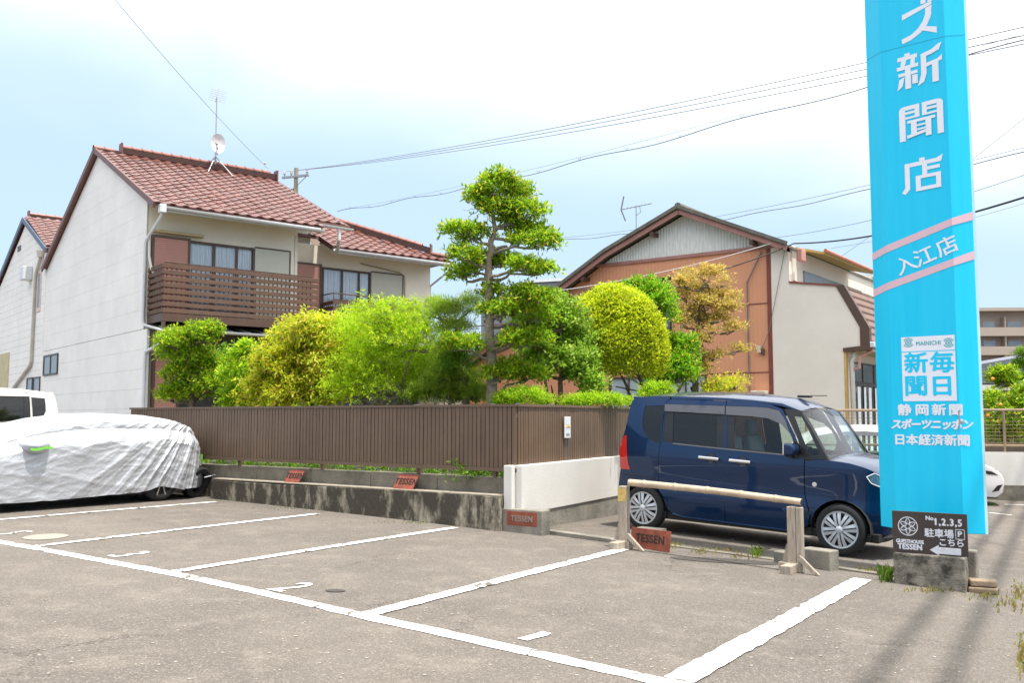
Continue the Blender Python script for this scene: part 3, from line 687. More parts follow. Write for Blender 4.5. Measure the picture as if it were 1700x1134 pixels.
# gutters
def gutter(a, b, r_=.06, name='gutter'):
    a = Vector(a); b = Vector(b); d = (b-a).normalized(); s_ = d.cross(Vector((0, 0, 1))).normalized(); P = [[], []]
    prof = [(s_*math.cos(t)*r_+Vector((0, 0, math.sin(t)*r_))) for t in [math.pi+math.pi*k/8 for k in range(9)]]
    mb = MB(); mb.grid([[a+p for p in prof], [b+p for p in prof]]); mb.grid([[a+p*.9 for p in prof], [b+p*.9 for p in prof]])
    ln = (b-a).length; k = .9
    while k < ln: 
        c_ = a+d*k; mb.grid([[c_-d*.02+p*1.08 for p in prof], [c_+d*.02+p*1.08 for p in prof]]); k += .9
    return mb.build(name, M_gut, house, fix=False)
gutter((.02, -.88, 6.04), (t1_+.05, -.88, 6.00)); gutter((t1_-.5, -.38, 6.27), (t2_+.05, -.38, 6.25)); gutter((5.2, .67, 5.88), (9.1, .67, 5.86)); gutter((0.05, -1.38, 3.24), (8.0, -1.38, 3.20))
# face board of gutters
MB().box(0, t1_, -.815, -.79, 5.94, 6.06).build('fascia', M_gut, house); MB().box(5.25, 9.1, .735, .76, 5.78, 5.91).build('fascia', M_gut, house)
bevel(MB().box(-.03, .12, -.95, -.80, 5.88, 6.08).build('rain_head', M_gut, house), .02)
MB().tube([(.045, -.87, 5.9), (.03, -.80, 5.78), (-.04, -.10, 5.38), (-.05, -.06, 5.28), (-.05, -.06, 3.5), (-.02, -.1, 3.4), (.05, -1.2, 3.2)], .034, 10).build('downpipe', M_gut, house, smooth=True)
MB().tube([(.02, -.12, 5.5), (.02, -.14, 5.0), (.06, -.2, 4.7), (.16, -.35, 4.4), (.2, -.4, 4.3)], .03, 8).build('conduit', M_wall, house, smooth=True)
MB().tube([(.25, -1.3, 3.15), (.22, -1.2, 3.05), (-.04, -.30, 2.78), (-.055, -.29, 2.6), (-.055, -.29, 0)], .034, 10).build('downpipe', M_gut, house, smooth=True)
MB().tube([(4.78, -.36, 6.22), (4.78, -.36, 5.93), (4.9, -.1, 5.85), (5.3, .66, 5.84)], .045, 8).build('downpipe', M_gut, house)
MB().tube([(9.08, .67, 5.85), (9.08, .69, 5.72), (9.08, .74, 5.66), (8.99, 1.58, 5.30), (8.99, 1.62, 5.2), (8.99, 1.62, 2)], .032, 8).build('downpipe', M_gut, house, smooth=True)
MB().tube([(-.1, 9.9, 6.5), (-.1, 9.9, 6.3)], [.14, .10], 10).tube([(-.1, 9.95, 6.3), (-.09, 10.4, 6.0), (-.09, 10.6, 5.8), (-.09, 10.7, 3.1), (-.09, 10.8, 2.95), (-.09, 14.5, 1.9)], .05, 10).build('downpipe', mat('cream_pipe', (.55, .52, .46), .5), house, smooth=True)
MB().tube([(6.5, 1.50, 5.72), (6.6, 1.48, 5.70), (7.8, 1.49, 5.58), (7.98, 1.49, 5.50), (8.0, 1.49, 5.3), (8.0, 1.49, 3.8)], .017, 6).build('conduit', mat('conduit_tan', (.36, .3, .2), .6), house, smooth=True)
# metal roof over ground floor
slab('porch_roof', [(0.02, -1.35, 3.22), (8.2, -1.35, 3.2), (8.2, -.02, 3.42), (0.02, -.02, 3.42)], M_metalroof, .04)
mb = MB()
for k in range(18): mb.beam((.3+k*.42, -1.34, 3.245), (.3+k*.42, -.05, 3.44), .03, .03)
mb.build('roof_seam', M_metalroof, house)
mb = MB(); mb.add([(.5, -1.15, 2.78), (4.6, -1.15, 2.76), (4.6, -.26, 3.0), (.5, -.26, 3.0), (.5, -1.15, 2.72), (4.6, -1.15, 2.70), (4.6, -.26, 2.94), (.5, -.26, 2.94)], [(0, 1, 2, 3), (7, 6, 5, 4), (0, 4, 5, 1), (1, 5, 6, 2), (3, 2, 6, 7), (0, 3, 7, 4)])
mb.build('awning', mat('brown_awning', (.24, .13, .085), .8, var=.1), house)
# balconies
def balcony(x0, x1, y0, yw, z0, z1, n_, lab, overrun=0.15, left=True):
    b = MB(); b.box(x0, x1, y0, yw, z0-.17, z0-.10); root = b.build('balcony', mat('balcony_floor', (.07, .045, .035), .8), house); root['label'] = lab
    h = (z1-z0)/n_
    for i in range(n_):
        zz = z0+i*h
        bevel(MB().box(x0-.02, x1+overrun+random.uniform(-.02, .02), y0-.035, y0-.008, zz+.004, zz+h*.68).build('board', M_slat, root), .004)
        if left: bevel(MB().box(x0-.045, x0-.02, y0-.03, yw-.02, zz+.004, zz+h*.68).build('board', M_slat, root), .004)
    k = x0+.05
    while k < x1:
        MB().box(k, k+.022, y0, y0+.022, z0-.1, z1-.03).build('baluster', M_brown, root); k += .11
    if left:
        k = y0+.1
        while k < yw-.08: MB().box(x0+.002, x0+.02, k, k+.02, z0-.1, z1-.03).build('baluster', M_brown, root); k += .11
    bm_ = MB(); bm_.box(x0-.03, x1, y0-.03, y0+.06, z0-.19, z0-.012); bm_.box(x0-.03, x0+.03, y0+.062, yw-.01, z0-.19, z0-.012); bm_.build('beam', M_brown, root)
    MB().box(x0-.02, x0+.05, y0-.025, y0+.045, z0-.42, z0-.192).build('post', M_brown, root)
    MB().box(x0, x1, y0+.002, y0+.05, z1-.03, z1+.0).build('rail', M_brown, root)
    return root
balcony(.09, 3.72, -1.0, -.01, 3.62, 4.77, 8, 'wide balcony of dark brown horizontal boards')
b2 = balcony(5.28, 8.05, .80, 1.54, 3.62, 4.52, 6, 'smaller balcony with thin handrail, behind the feathery tree', 0.)
hr = MB(); hr.tube([(5.26, 1.5, 4.68), (5.26, .79, 4.68), (8.1, .79, 4.66), (8.1, 1.5, 4.66)], .018, 6)
for k in range(5): hr.tube([(5.27+k*.7, .79, 4.50), (5.27+k*.7, .79, 4.67)], .012, 5)
hr.build('handrail', M_brown, b2)
# satellite dish + antenna: stands on the roof
an = thing('roof_antenna', 'thin mast antenna with a white satellite dish on the red tiled ridge', 'antenna', HO+HT*3.15+Vector((-.632, .775, 0))*4.1, math.atan2(HT.y, HT.x))
zb_ = 8.35
MB().tube([(0, 0, zb_+.25), (0, 0, 10.6)], .017, 6).build('mast', M_steel, an)
tr = MB()
for (a, b) in ((-.35, -.4), (.35, -.45), (-.25, .35), (.25, .35)): tr.tube([(0, 0, zb_+.5), (a, b, zb_-.12 if b < 0 else zb_)], .014, 5)
tr.build('tripod', M_steel, an)
P = []
for r_ in np.linspace(0, .26, 6):
    P.append([(r_*math.cos(t)*.82, -.14+(r_*r_)*-.9, zb_+.83+r_*math.sin(t)*1.1) for t in np.linspace(0, math.tau, 25)])
MB().grid(P).build('dish', mat('dish_white', (.62, .62, .62), .4), an, smooth='all', fix=False)
MB().tube([(0, -.12, zb_+.5), (0, -.16, zb_+.72)], .02, 6).tube([(-.02, -.16, zb_+.56), (-.16, -.5, zb_+.72)], .012, 5).tube([(-.16, -.5, zb_+.70), (-.17, -.46, zb_+.76)], .03, 6).build('dish_arm', M_steel, an)
el = MB(); el.tube([(-.04, 0, 10.45), (.14, .2, 10.95)], .014, 5)
for k in range(6): el.tube([(-.25+k*.03, .0+k*.04, 10.48+k*.08), (.25+k*.03, -.0+k*.04, 10.48+k*.08)], .005, 4)
el.build('aerial', M_steel, an)
# ------------------------------------------------------------------ orange building
BO = Vector((6.42, 23., 0)); BT = Vector((.8, -.6, 0))
ob = thing('corrugated_workshop', 'orange corrugated sheet building with white gable and beige extension behind the van', 'building', BO, math.atan2(BT.y, BT.x))
# local x right, y back
roofp = [(-11.5, 1.85), (-7.87, 3.93), (-6.27, 4.90), (-4.54, 5.86), (-2.27, 6.80), (.62, 5.50)]
def roofx(x):
    for (a, za), (b, zb2) in zip(roofp, roofp[1:]):
        if a <= x <= b: return za+(zb2-za)*(x-a)/(b-a)
    return roofp[-1][1]
def corrug(name, x0, x1, zf0, zf1, pitch, amp, m, y=0., holes=()):
    n_ = int((x1-x0)/pitch*4); A, B = [], []
    mb = MB(); cols = []
    for k in range(n_+1):
        x = x0+(x1-x0)*k/n_; yy = y+amp*(0, 1, 1, 0)[k % 4]; cols.append((x, yy))
    for (xa, ya), (xb, yb) in zip(cols, cols[1:]):
        xm = (xa+xb)/2; segs = [(zf0(xm), zf1(xm))]
        for h in holes:
            if h[0] < xm < h[1]: segs = [s_ for a, b in segs for s_ in ((a, min(b, h[2])), (max(a, h[3]), b)) if s_[1] > s_[0]+.01]
        for a, b in segs:
            b1 = zf1(xa) if abs(b-zf1(xm)) < 1e-6 else b; b2_ = zf1(xb) if abs(b-zf1(xm)) < 1e-6 else b
            mb.add([(xa, ya, a), (xb, yb, a), (xb, yb, b2_), (xa, ya, b1)], [(0, 1, 2, 3)])
    return mb.build(name, m, ob, fix=False)
gz = lambda x: 5.56+.0*x
W1 = (-4.25, -2.74, 3.66, 5.0); W2 = (-4.6, -1.75, 1.0, 2.35)
corrug('corrugated_wall', -11.4, 0., lambda x: -1.2, lambda x: min(roofx(x)-.12, 5.52),     .11, .005, M_orange, holes=(W1, W2))
corrug('gable_sheet', -4.75, .0, lambda x: 5.60, lambda x: max(5.62, roofx(x)-.12), .085, .02, M_wsheet, y=-.01)
MB().prism([(min(x, .48), z-.16) for x, z in roofp]+[(.48, -1.2), (-11.4, -1.2)], 1, .25, 14).build('wall', M_orange, ob)
MB().box(-5.0, .15, -.05, .03, 5.515, 5.60).build('trim_board', M_pinktrim, ob)
MB().box(-.03, .07, -.045, .03, -1.2, 5.5).build('corner_trim', M_redtrim, ob)
for (x0, x1, z) in ((-2.2, -.04, 4.13), (-1.7, -.04, 2.40), (-11, -4.7, 4.1)): MB().box(x0, x1, -.012, .022, z, z+.025).build('seam_strip', M_redtrim, ob)
# roof sheets both slopes + barge
for (a, za), (b, zb2) in zip(roofp, roofp[1:]):
    MB().add([(a, -.35, za), (b, -.35, zb2), (b, 14, zb2), (a, 14, za), (a, -.35, za-.05), (b, -.35, zb2-.05), (b, 14, zb2-.05), (a, 14, za-.05)], [(0, 1, 2, 3), (7, 6, 5, 4), (0, 4, 5, 1), (2, 6, 7, 3), (0, 3, 7, 4), (1, 5, 6, 2)]).build('roof', M_croof, ob)
    dx = Vector((b-a, 0, zb2-za)).normalized(); MB().beam((a, -.37, za-.10), (b, -.37, zb2-.10), .04, .12).build('barge_board', M_pinktrim, ob)
    MB().beam((a, -.40, za+.03), (b, -.40, zb2+.03), .12, .09).build('verge_cap', M_croof, ob)
MB().tube([(-2.27, -.42, 6.84), (-2.27, 14, 6.84)], .10, 8).build('ridge_cap', M_croof, ob)
for x in (-3.1, -5.3, -6.0, -.3): MB().box(x-.05, x+.05, -.34, 0, roofx(x)-.30, roofx(x)-.19).build('rafter', M_brown, ob)
def win_b(W, n_, fm, gm):
    x0, x1, z0, z1 = W; fr = MB(); fr.box(x0-.04, x1+.04, -.04, .05, z1, z1+.05); fr.box(x0-.04, x1+.04, -.04, .05, z0-.05, z0); fr.box(x0-.04, x0, -.04, .05, z0, z1); fr.box(x1, x1+.04, -.04, .05, z0, z1)
    for k in range(1, n_): xx = x0+(x1-x0)*k/n_; fr.box(xx-.02, xx+.02, -.01, .04, z0, z1)
    f = fr.build('window', fm, ob); st = (x1-x0)/n_
    for k in range(n_): MB().box(x0+k*st+.022, x0+(k+1)*st-.022, .015, .022, z0+.002, z1-.002).build('pane', gm, f)
win_b(W1, 4, mat('dark_frame2', (.03, .025, .022), .5), mat('grey_reflect', (.12, .14, .16), .1)); win_b(W2, 5, M_brown, mat('pale_pane', (.36, .42, .45), .25))
# beige extension wall in the same plane
MB().prism([(.075, -1.3), (1.80, -1.3), (1.80, 2.93), (2.20, 2.96), (2.20, 3.40), (1.66, 4.42), (.55, 4.60), (.52, 5.38), (.075, 5.58)], 1, -.03, .15).build('extension_wall', M_beige, ob)
MB().box(1.70, 1.80, .152, 9, -1.3, 2.9).build('extension_wall', M_beige, ob)
MB().box(.50, .56, .152, 9, 4.3, 5.56).build('clerestory_wall', M_beige, ob)
MB().box(.55, .585, .9, 5.8, 4.65, 5.02).build('clerestory_window', mat('clerestory_glass', (.13, .14, .14), .2), ob)
MB().beam((.60, .1, 4.64), (.60, .9, 4.64), .03, .05).beam((.535, -.045, 4.615), (1.70, -.045, 4.435), .05, .04).build('red_flashing', M_redtrim, ob)
MB().prism([(1.66, 4.44), (1.86, 4.44), (2.42, 3.38), (2.42, 2.86), (1.80, 2.84), (1.80, 2.93), (2.20, 2.96), (2.20, 3.40)], 1, -.06, .10).build('mansard_frame', M_brown, ob)
rf = MB().add([(1.76, .1, 4.42), (2.38, .1, 3.10), (2.38, 9, 3.10), (1.76, 9, 4.42), (1.70, .1, 4.38), (2.30, .1, 3.04), (2.30, 9, 3.04), (1.70, 9, 4.38)], [(0, 1, 2, 3), (7, 6, 5, 4), (0, 4, 5, 1), (1, 5, 6, 2), (2, 6, 7, 3)])
rfo = rf.build('mansard_roof', mat('brown_shingle', (.23, .15, .125), .85, var=.15, scale=8), ob)
for k in range(7):
    t_ = k/7; MB().beam((1.78+.62*t_, .1, 4.43-1.32*t_), (1.78+.62*t_, 9, 4.43-1.32*t_), .02, .02).build('shingle_course', MATS['brown_shingle'], rfo)
MB().box(.55, 1.75, .1, 9, 4.36, 4.42).build('flat_roof', M_metalroof, ob)
MB().box(1.72, 2.4, .1, 9, 2.84, 2.9).build('soffit', mat('soffit_tan2', (.45, .38, .22), .8), ob)
# upper eave overhang over clerestory
MB().add([(.3, .3, 5.62), (1.25, .6, 5.38), (1.25, 4.6, 5.38), (.3, 4.6, 5.62), (.3, .3, 5.56), (1.25, .6, 5.32), (1.25, 4.6, 5.32), (.3, 4.6, 5.56)], [(0, 1, 2, 3), (7, 6, 5, 4), (0, 4, 5, 1), (1, 5, 6, 2), (2, 6, 7, 3), (0, 3, 7, 4)]).build('clerestory_eave', mat('soffit_ochre', (.48, .33, .10), .8), ob)
MB().tube([(1.27, .5, 5.40), (1.27, 4.6, 5.40)], .05, 8).build('eave_gutter', mat('copper_gutter', (.45, .16, .07), .5), ob)
# side glazing under eave
fr = MB()
for (z0, z1) in ((2.16, 2.60), (.3, 2.06)):
    for k in range(4): fr.box(1.80, 1.83, .42+k*.95, .45+k*.95+.02, z0, z1)
    fr.box(1.80, 1.835, .4, 3.4, z1, z1+.04); fr.box(1.80, 1.835, .4, 3.4, z0-.04, z0)
fr.build('window_frame', MATS['dark_frame2'], ob)
MB().box(1.801, 1.812, .45, 3.3, 2.17, 2.59).build('pane', mat('pane_dark', (.10, .12, .11), .1), ob)
MB().box(1.801, 1.806, .45, 3.3, .3, 2.05).build('pane', MATS['pane_dark'], ob)
for k in range(6): MB().box(1.8065, 1.815, .50+k*.46, .72+k*.46, .3, 2.04).build('curtain', M_curt, ob)
MB().box(1.80, 1.86, -.02, .08, -1.3, 2.84).build('corner_post', mat('yellow_post', (.55, .36, .12), .7), ob)
MB().tube([(2.0, .12, 2.82), (2.0, .12, 2.70), (1.95, .1, 2.6), (1.95, .1, 2.5), (1.97, .1, -.6)], .055, 10).build('drain_pipe', MATS['cream_pipe'], ob, smooth=True)
MB().tube([(2.45, .2, 3.0), (2.42, .1, 2.85), (2.15, .05, 2.70), (2.13, .05, 2.45), (2.0, .1, 2.42)], .035, 8).build('downpipe', M_shut, ob, smooth=True)
bevel(MB().box(2.36, 2.52, -.05, .2, 2.92, 3.05).build('gutter_head', M_gut, ob), .02)
gutter_o = MB().box(2.38, 2.48, .2, 9, 2.96, 3.04).build('gutter', M_brown, ob)
# meters, cables on wall
bevel(MB().box(-.30, -.20, -.13, -.02, 2.90, 3.08).build('meter_box', mat('meter_beige', (.55, .5, .4), .5), ob), .01); bevel(MB().box(-.20, -.13, -.10, -.02, 2.85, 3.0).build('meter_box', M_brown, ob), .01)
bevel(MB().box(-.42, -.05, -.30, -.02, 1.65, 1.95).build('outdoor_unit', MATS['meter_beige'], ob), .015)
MB().tube([(-.15, -.05, 5.45), (-.55, -.05, 4.7), (-.55, -.05, 1.95)], .018, 5).build('cable', M_wirel, ob)
MB().tube([(-.2, -.05, 3.0), (.0, -.07, 3.4), (.45, -.06, 5.4)], .008, 4).build('cable', M_wirel, ob)
bevel(MB().box(.72, .86, .0, .3, 5.12, 5.45).build('insulator_bracket', M_shut, ob), .03)
# TV antenna on its roof
ta = thing('tv_antenna', 'small television antenna standing on the left slope of the workshop roof', 'antenna', BO-BT*3.85+Vector((.6, .8, 0))*.2)
za = roofx(-3.85); m_ = MB().tube([(0, 0, za), (0, 0, za+1.05)], .015, 5); m_.build('mast', M_steel, ta)
a_ = MB(); a_.tube([(-.42, 0, za+.92), (.45, 0, za+1.10)], .012, 5)
for k in range(8): a_.tube([(-.35+k*.1, -.12, za+.94+k*.02), (-.35+k*.1, .12, za+.94+k*.02)], .005, 4)
a_.tube([(-.42, 0, za+.92), (-.34, 0, za+1.3)], .02, 5); a_.tube([(-.42, 0, za+.92), (-.3, 0, za+.6)], .02, 5); a_.tube([(0, 0, za+.75), (.12, 0, za+.85), (.1, 0, za+1.02)], .008, 4)
a_.build('aerial', M_wirel, ta)
# grey building beyond
gbp = D(877, 470, 42); gb = thing('grey_shed', 'plain grey slab roofed building seen beyond the cloud pruned tree', 'building', (gbp.x, 42, 0), .25)
MB().prism([(0, 0), (14, 0), (14, 8.6), (0, gbp.z)], 1, 0, 10).build('wall', mat('grey_cladding', (.17, .18, .21), .6), gb)
MB().prism([(-.1, gbp.z), (14.1, 8.65), (14.1, 8.8), (-.1, gbp.z+.12)], 1, -.1, 10.1).build('roof', M_gut, gb)
# green-grey building right behind mansard
gg = thing('pale_green_shed', 'pale green clad shed behind the beige extension, left of the tall cyan sign', 'building', (10.4, 29.0, 0), math.atan2(BT.y, BT.x))
pg = mat('pale_green_sheet', (.50, .55, .46), .7, var=.05)
MB().box(0, 2.6, 0, 6, -.6, 5.6).build('wall', pg, gg)
for k in range(13): MB().box(.01+k*.2, .025+k*.2, -.012, -.001, 4.92, 5.58).build('batten', pg, gg)
MB().box(-.05, 2.65, -.12, 6.1, 5.602, 5.7).build('roof', M_wsheet, gg)
MB().box(0, 2.6, -.3, -.02, 4.0, 4.82).build('dark_panel', M_brown, gg)
for k in range(17): MB().box(.02+k*.15, .10+k*.15, -.33, -.301, 4.0, 4.82).build('panel_rib', M_brown, gg)
MB().box(0, 2.6, -.38, -.02, 4.83, 4.90).build('ledge', M_gut, gg)
MB().box(0, 2.6, -1.1, -.02, 3.70, 3.99).build('lower_roof', mat('red_lower_roof', (.4, .12, .07), .6), gg)
# ------------------------------------------------------------------ tall cyan sign pillar
P1 = Vector((.409*9.2, 9.2, 0)); P2 = P1+Vector((.76, -.65, 0)).normalized()*.617; P3 = P2+Vector((.978, -.208, 0))*.187; P0 = P1-Vector((.26, -.97, 0))*-.0
P0 = P1-Vector((.259, -.966, 0))*.232
bk = Vector((.42, .907, 0))*.42
PZ0, PZ1 = .215, 9.0
md = (P2-P1).normalized()
pl = thing('sign_pillar', 'tall cyan newspaper shop sign pillar with white Japanese lettering beside the blue van', 'sign', (P1.x, P1.y, g(P1.x)))
ob0 = Vector((P1.x, P1.y, g(P1.x)))
ring = [P0, P1, P2, P3, P3+bk, P2+bk*1.25, P1+bk*1.25, P0+bk*.55]
def addfaces(pts, z0, z1, m, name, cap=True):
    n_ = len(pts); vs = [(p.x-ob0.x, p.y-ob0.y, z0-ob0.z) for p in pts]+[(p.x-ob0.x, p.y-ob0.y, z1-ob0.z) for p in pts]
    return MB().add(vs, [(i, (i+1) % n_, (i+1) % n_+n_, i+n_) for i in range(n_)]+[tuple(range(n_)), tuple(range(2*n_-1, n_-1, -1))]).build(name, m, pl)
body = addfaces(ring, PZ0, PZ1, M_cyan, 'pillar_body'); bevel(body, .006, 2)
MB().beam(tuple(P3+bk*.04-ob0+Vector((.006, .0, PZ0-.0+ob0.z*0))), tuple(P3+bk*.04-ob0+Vector((.006, 0, PZ1))), .016, .03, upv=(1, 0, 0)).build('edge_strip', mat('edge_strip_pale', (.42, .66, .74), .4), pl)
bpC = (P1+P2)/2+bk*.6
MB().box(bpC.x-ob0.x-.09, bpC.x-ob0.x+.09, bpC.y-ob0.y-.09, bpC.y-ob0.y+.09, -.05, PZ0-ob0.z+.0).build('steel_post', M_steel, pl)
nM = Vector((md.y, -md.x, 0))
# sign-face coordinates: u along the middle face, z world
def on_face(A_, dirv, px, py, off=.003):
    r_ = ray(px, py); det = -r_[0]*dirv.y+r_[1]*dirv.x
    u = (r_[0]*A_.y-r_[1]*A_.x)/det; t = (-A_.x*dirv.y+A_.y*dirv.x)/det
    return u, CZ+r_[2]*t
def fM(u, z, off=.003, dv=md, A_=P1): 
    nn = Vector((dv.y, -dv.x, 0)); p = A_+dv*u+nn*off-ob0; return Vector((p.x, p.y, z-ob0.z))
Z = Vector((0, 0, 1))
# panel seams
for A_, dv, ln in ((P0, (P1-P0).normalized(), .232), (P1, md, .617), (P2, Vector((.978, -.208, 0)), .187)):
    MB().add([fM(0, 5.02, .0015, dv, A_), fM(ln, 5.02, .0015, dv, A_), fM(ln, 5.026, .0015, dv, A_), fM(0, 5.026, .0015, dv, A_)], [(0, 1, 2, 3)]).build('panel_seam', mat('seam_blue', (0, .33, .5), .5), pl)
# custom blocky glyphs for the big logo: strokes as polygons in a 0..1 box
def strokes(name, S, u0, u1, z0, z1, m=M_signw, shear=.0, off=.003, slope=0.):
    mb = MB()
    for P in S:
        vs = []
        for (a, b) in P:
            u = u0+(u1-u0)*a; z = z0+(z1-z0)*b+slope*(a-.5)*(u1-u0); vs.append(fM(u, z, off+.0005*S.index(P)))
        mb.add(vs, [tuple(range(len(P)))])
    o_ = mb.build(name, m, pl, fix=False)
    return o_
def bx4(a, b, c, d): return [(a, b), (c, b), (c, d), (a, d)]
def arcband(cx, cy, r0, r1, a0, a1, n_=8, ry=1.):
    out = [(cx+r1*math.cos(a0+(a1-a0)*k/n_), cy+ry*r1*math.sin(a0+(a1-a0)*k/n_)) for k in range(n_+1)]
    inn = [(cx+r0*math.cos(a0+(a1-a0)*k/n_), cy+ry*r0*math.sin(a0+(a1-a0)*k/n_)) for k in range(n_, -1, -1)]
    return out+inn
ZU = [[(.03, .70), (.88, .92), (.88, 1.02), (.03, .86)], [(.70, .86), (.88, .90), (.86, .60), (.74, .36), (.55, .18), (.28, .05), (.02, 0), (.0, .14), (.28, .20), (.48, .33), (.62, .50), (.69, .68)],
      [(.60, .36), (1.0, .22), (1.0, .04), (.52, .27)], bx4(.58, 1.0, .72, 1.14), bx4(.77, 1.0, .90, 1.18)]
MON = [arcband(.12, .88, .0, .12, math.pi/2, math.pi, 6)+[], bx4(.0, .0, .14, .88), bx4(.12, .88, .47, 1.0), bx4(.14, .76, .47, .83), bx4(.14, .62, .47, .68), bx4(.36, .62, .47, .88), bx4(.14, .62, .16, .7),
       bx4(.53, .88, .88, 1.0), [(.86, .88)]+[(.86+.14*math.cos(t), .88+.12*math.sin(t)) for t in np.linspace(0, math.pi/2, 6)], bx4(.86, .0, 1.0, .88), bx4(.53, .76, .86, .83), bx4(.53, .62, .86, .68), bx4(.53, .62, .64, .88),
       bx4(.19, .48, .82, .56), bx4(.27, .1, .40, .48), bx4(.60, .02, .73, .48), bx4(.40, .35, .60, .40), bx4(.40, .23, .60, .28), [(.18, .05), (.60, .13), (.60, .21), (.18, .14)]]
TEN = [bx4(.08, .80, .95, .92), [(.80, .80), (.95, .80), (1.0, 1.0), (.84, .92)], bx4(.44, .92, .57, 1.02), [(.08, .0), (.20, .14), (.20, .92), (.08, .92), (.08, .2), (.0, .06)], bx4(.50, .42, .62, .80), bx4(.62, .62, .92, .72),
       bx4(.34, .40, .94, .50), bx4(.34, .04, .46, .50), bx4(.82, .04, .94, .50), bx4(.34, .04, .94, .15)]
SHIN = [bx4(.02, .82, .46, .93), bx4(.18, .93, .30, 1.0), [(.08, .66), (.18, .66), (.22, .82), (.10, .82)], [(.30, .66), (.40, .66), (.42, .82), (.32, .82)], bx4(.0, .56, .48, .66), bx4(.03, .38, .46, .47), bx4(.18, .0, .31, .60),
        [(.0, .0), (.12, .1), (.17, .36), (.05, .30)], [(.34, .10), (.46, .10), (.46, .34), (.34, .36)], [(.54, .86), (.78, .92), (.92, 1.02), (1.0, 1.04), (.94, .86), (.80, .80), (.66, .77), (.66, .3), (.60, .08), (.46, .0), (.50, .14), (.54, .3)],
        [(.62, .46), (1.0, .56), (1.0, .70), (.90, .62), (.62, .57)], bx4(.78, .0, .92, .58)]
for nm, S, (pa, pb) in (('character', ZU, ((1495, 8), (1556, 65))), ('character', SHIN, ((1488, 82), (1566, 142))), ('character', MON, ((1492, 170), (1568, 228))), ('character', TEN, ((1496, 262), (1568, 318)))):
    u0, zt_ = on_face(P1, md, *pa); u1, zb__ = on_face(P1, md, *pb); _, zz0 = on_face(P1, md, pa[0], pb[1]); _, zz1 = on_face(P1, md, pb[0], pa[1])
    um = (pa[0]+pb[0])/2; _, za_ = on_face(P1, md, um, pb[1]); _, zb3 = on_face(P1, md, um, pa[1])
    strokes(nm, S, u0, u1, za_, zb3, slope=.05)
# pink stripes over three faces
def stripe(pts_px):  # list of (px, ytop, ybot) for the four vertical edges
    mb = MB(); faces = ((P0, (P1-P0).normalized(), .232), (P1, md, .617), (P2, Vector((.978, -.208, 0)), .187))
    for (A_, dv, ln), (xa, ya, yb), (xc, yc, yd) in zip(faces, pts_px, pts_px[1:]):
        def zz(P_, dv_, s_, y): 
            p = P_+dv_*s_; r_ = ray(850, y); Yc = p.y; rr = ray(850+F*p.x/Yc, y); return CZ+rr[2]*(Yc/rr[1])
        a1, a2 = zz(A_, dv, 0, ya), zz(A_, dv, 0, yb); b1, b2_ = zz(A_, dv, ln, yc), zz(A_, dv, ln, yd)
        mb.add([fM(-.001, a2, .003, dv, A_), fM(ln+.001, b2_, .003, dv, A_), fM(ln+.001, b1, .003, dv, A_), fM(-.001, a1, .003, dv, A_)], [(0, 1, 2, 3)])
    return mb.build('pink_stripe', M_pink, pl, fix=False)
stripe([(1455, 421, 433), (1480, 407, 419), (1592, 362, 374), (1626, 351, 365)])
stripe([(1457, 481, 493), (1480, 469, 481), (1592, 429, 441), (1627, 416, 430)])
def facetext(s, px, py, hpx, name='lettering', m=M_signw, off=.004, slope=0., sx_=1., cs=1., o_=.004, italic=0.):
    u, z = on_face(P1, md, px, py); sc_ = hpx/171.*1.0
    d3 = (md+Z*slope).normalized(); up = Z
    x_ = d3; nn = nM; y_ = nn.cross(x_)
    return text(name, s, sc_, m, pl, basis(fM(u, z, o_), x_, y_), ext=.0006, off=off, sx_=sx_, cs=cs, shear=italic)
mp_ = 1.0
for ch, px, py in (('入', 1505, 441), ('江', 1536, 427), ('店', 1573, 410)): facetext(ch, px, py, 32, off=.003, slope=.36, sx_=1.12)
# MAINICHI panel
u0, z1_ = on_face(P1, md, 1496, 560); u1, z0_ = on_face(P1, md, 1589, 665); _, z1b = on_face(P1, md, 1542, 558); _, z0b = on_face(P1, md, 1542, 666)
MB().add([fM(u0, z0b, .0025), fM(u1, z0b, .0025), fM(u1, z1b, .0025), fM(u0, z1b, .0025)], [(0, 1, 2, 3)]).build('white_panel', M_signw, pl, fix=False)
_, zl = on_face(P1, md, 1542, 583); MB().add([fM(u0, zl-.004, .0035), fM(u1, zl-.004, .0035), fM(u1, zl+.004, .0035), fM(u0, zl+.004, .0035)], [(0, 1, 2, 3)]).build('panel_rule', M_cyan, pl, fix=False)
facetext('MAINICHI', 1541, 570, 10, m=M_cyant, off=.0008, o_=.0035, sx_=.86, cs=1.05)
for px in (1508, 1575):
    u, z = on_face(P1, md, px, 569); mb = MB()
    def ringf(r0, r1, a0=0, a1=math.tau):
        n_ = 24; vs = []
        for k in range(n_+1):
            t = a0+(a1-a0)*k/n_
            for r_ in (r0, r1): vs.append(fM(u+r_*math.cos(t)*1.15, z+r_*math.sin(t), .0035))
        mb.add(vs, [(2*k, 2*k+2, 2*k+3, 2*k+1) for k in range(n_)])
    ringf(0, .010); ringf(.017, .026)
    for s_ in (0, math.pi): ringf(.031, .037, .35+s_, 2.8+s_); ringf(.042, .047, .5+s_, 2.64+s_)
    mb.build('eye_emblem', M_cyant, pl, fix=False)
for ch, px, py in (('新', 1521, 605), ('毎', 1564, 604), ('聞', 1521, 643), ('日', 1564, 643)): facetext(ch, px, py, 36, m=M_cyan, off=.007, o_=.0036, sx_=1.1)
for ch, px in (('静', 1502), ('岡', 1531), ('新', 1559), ('聞', 1587)): facetext(ch, px, 682, 20, off=.0048, sx_=1.15)
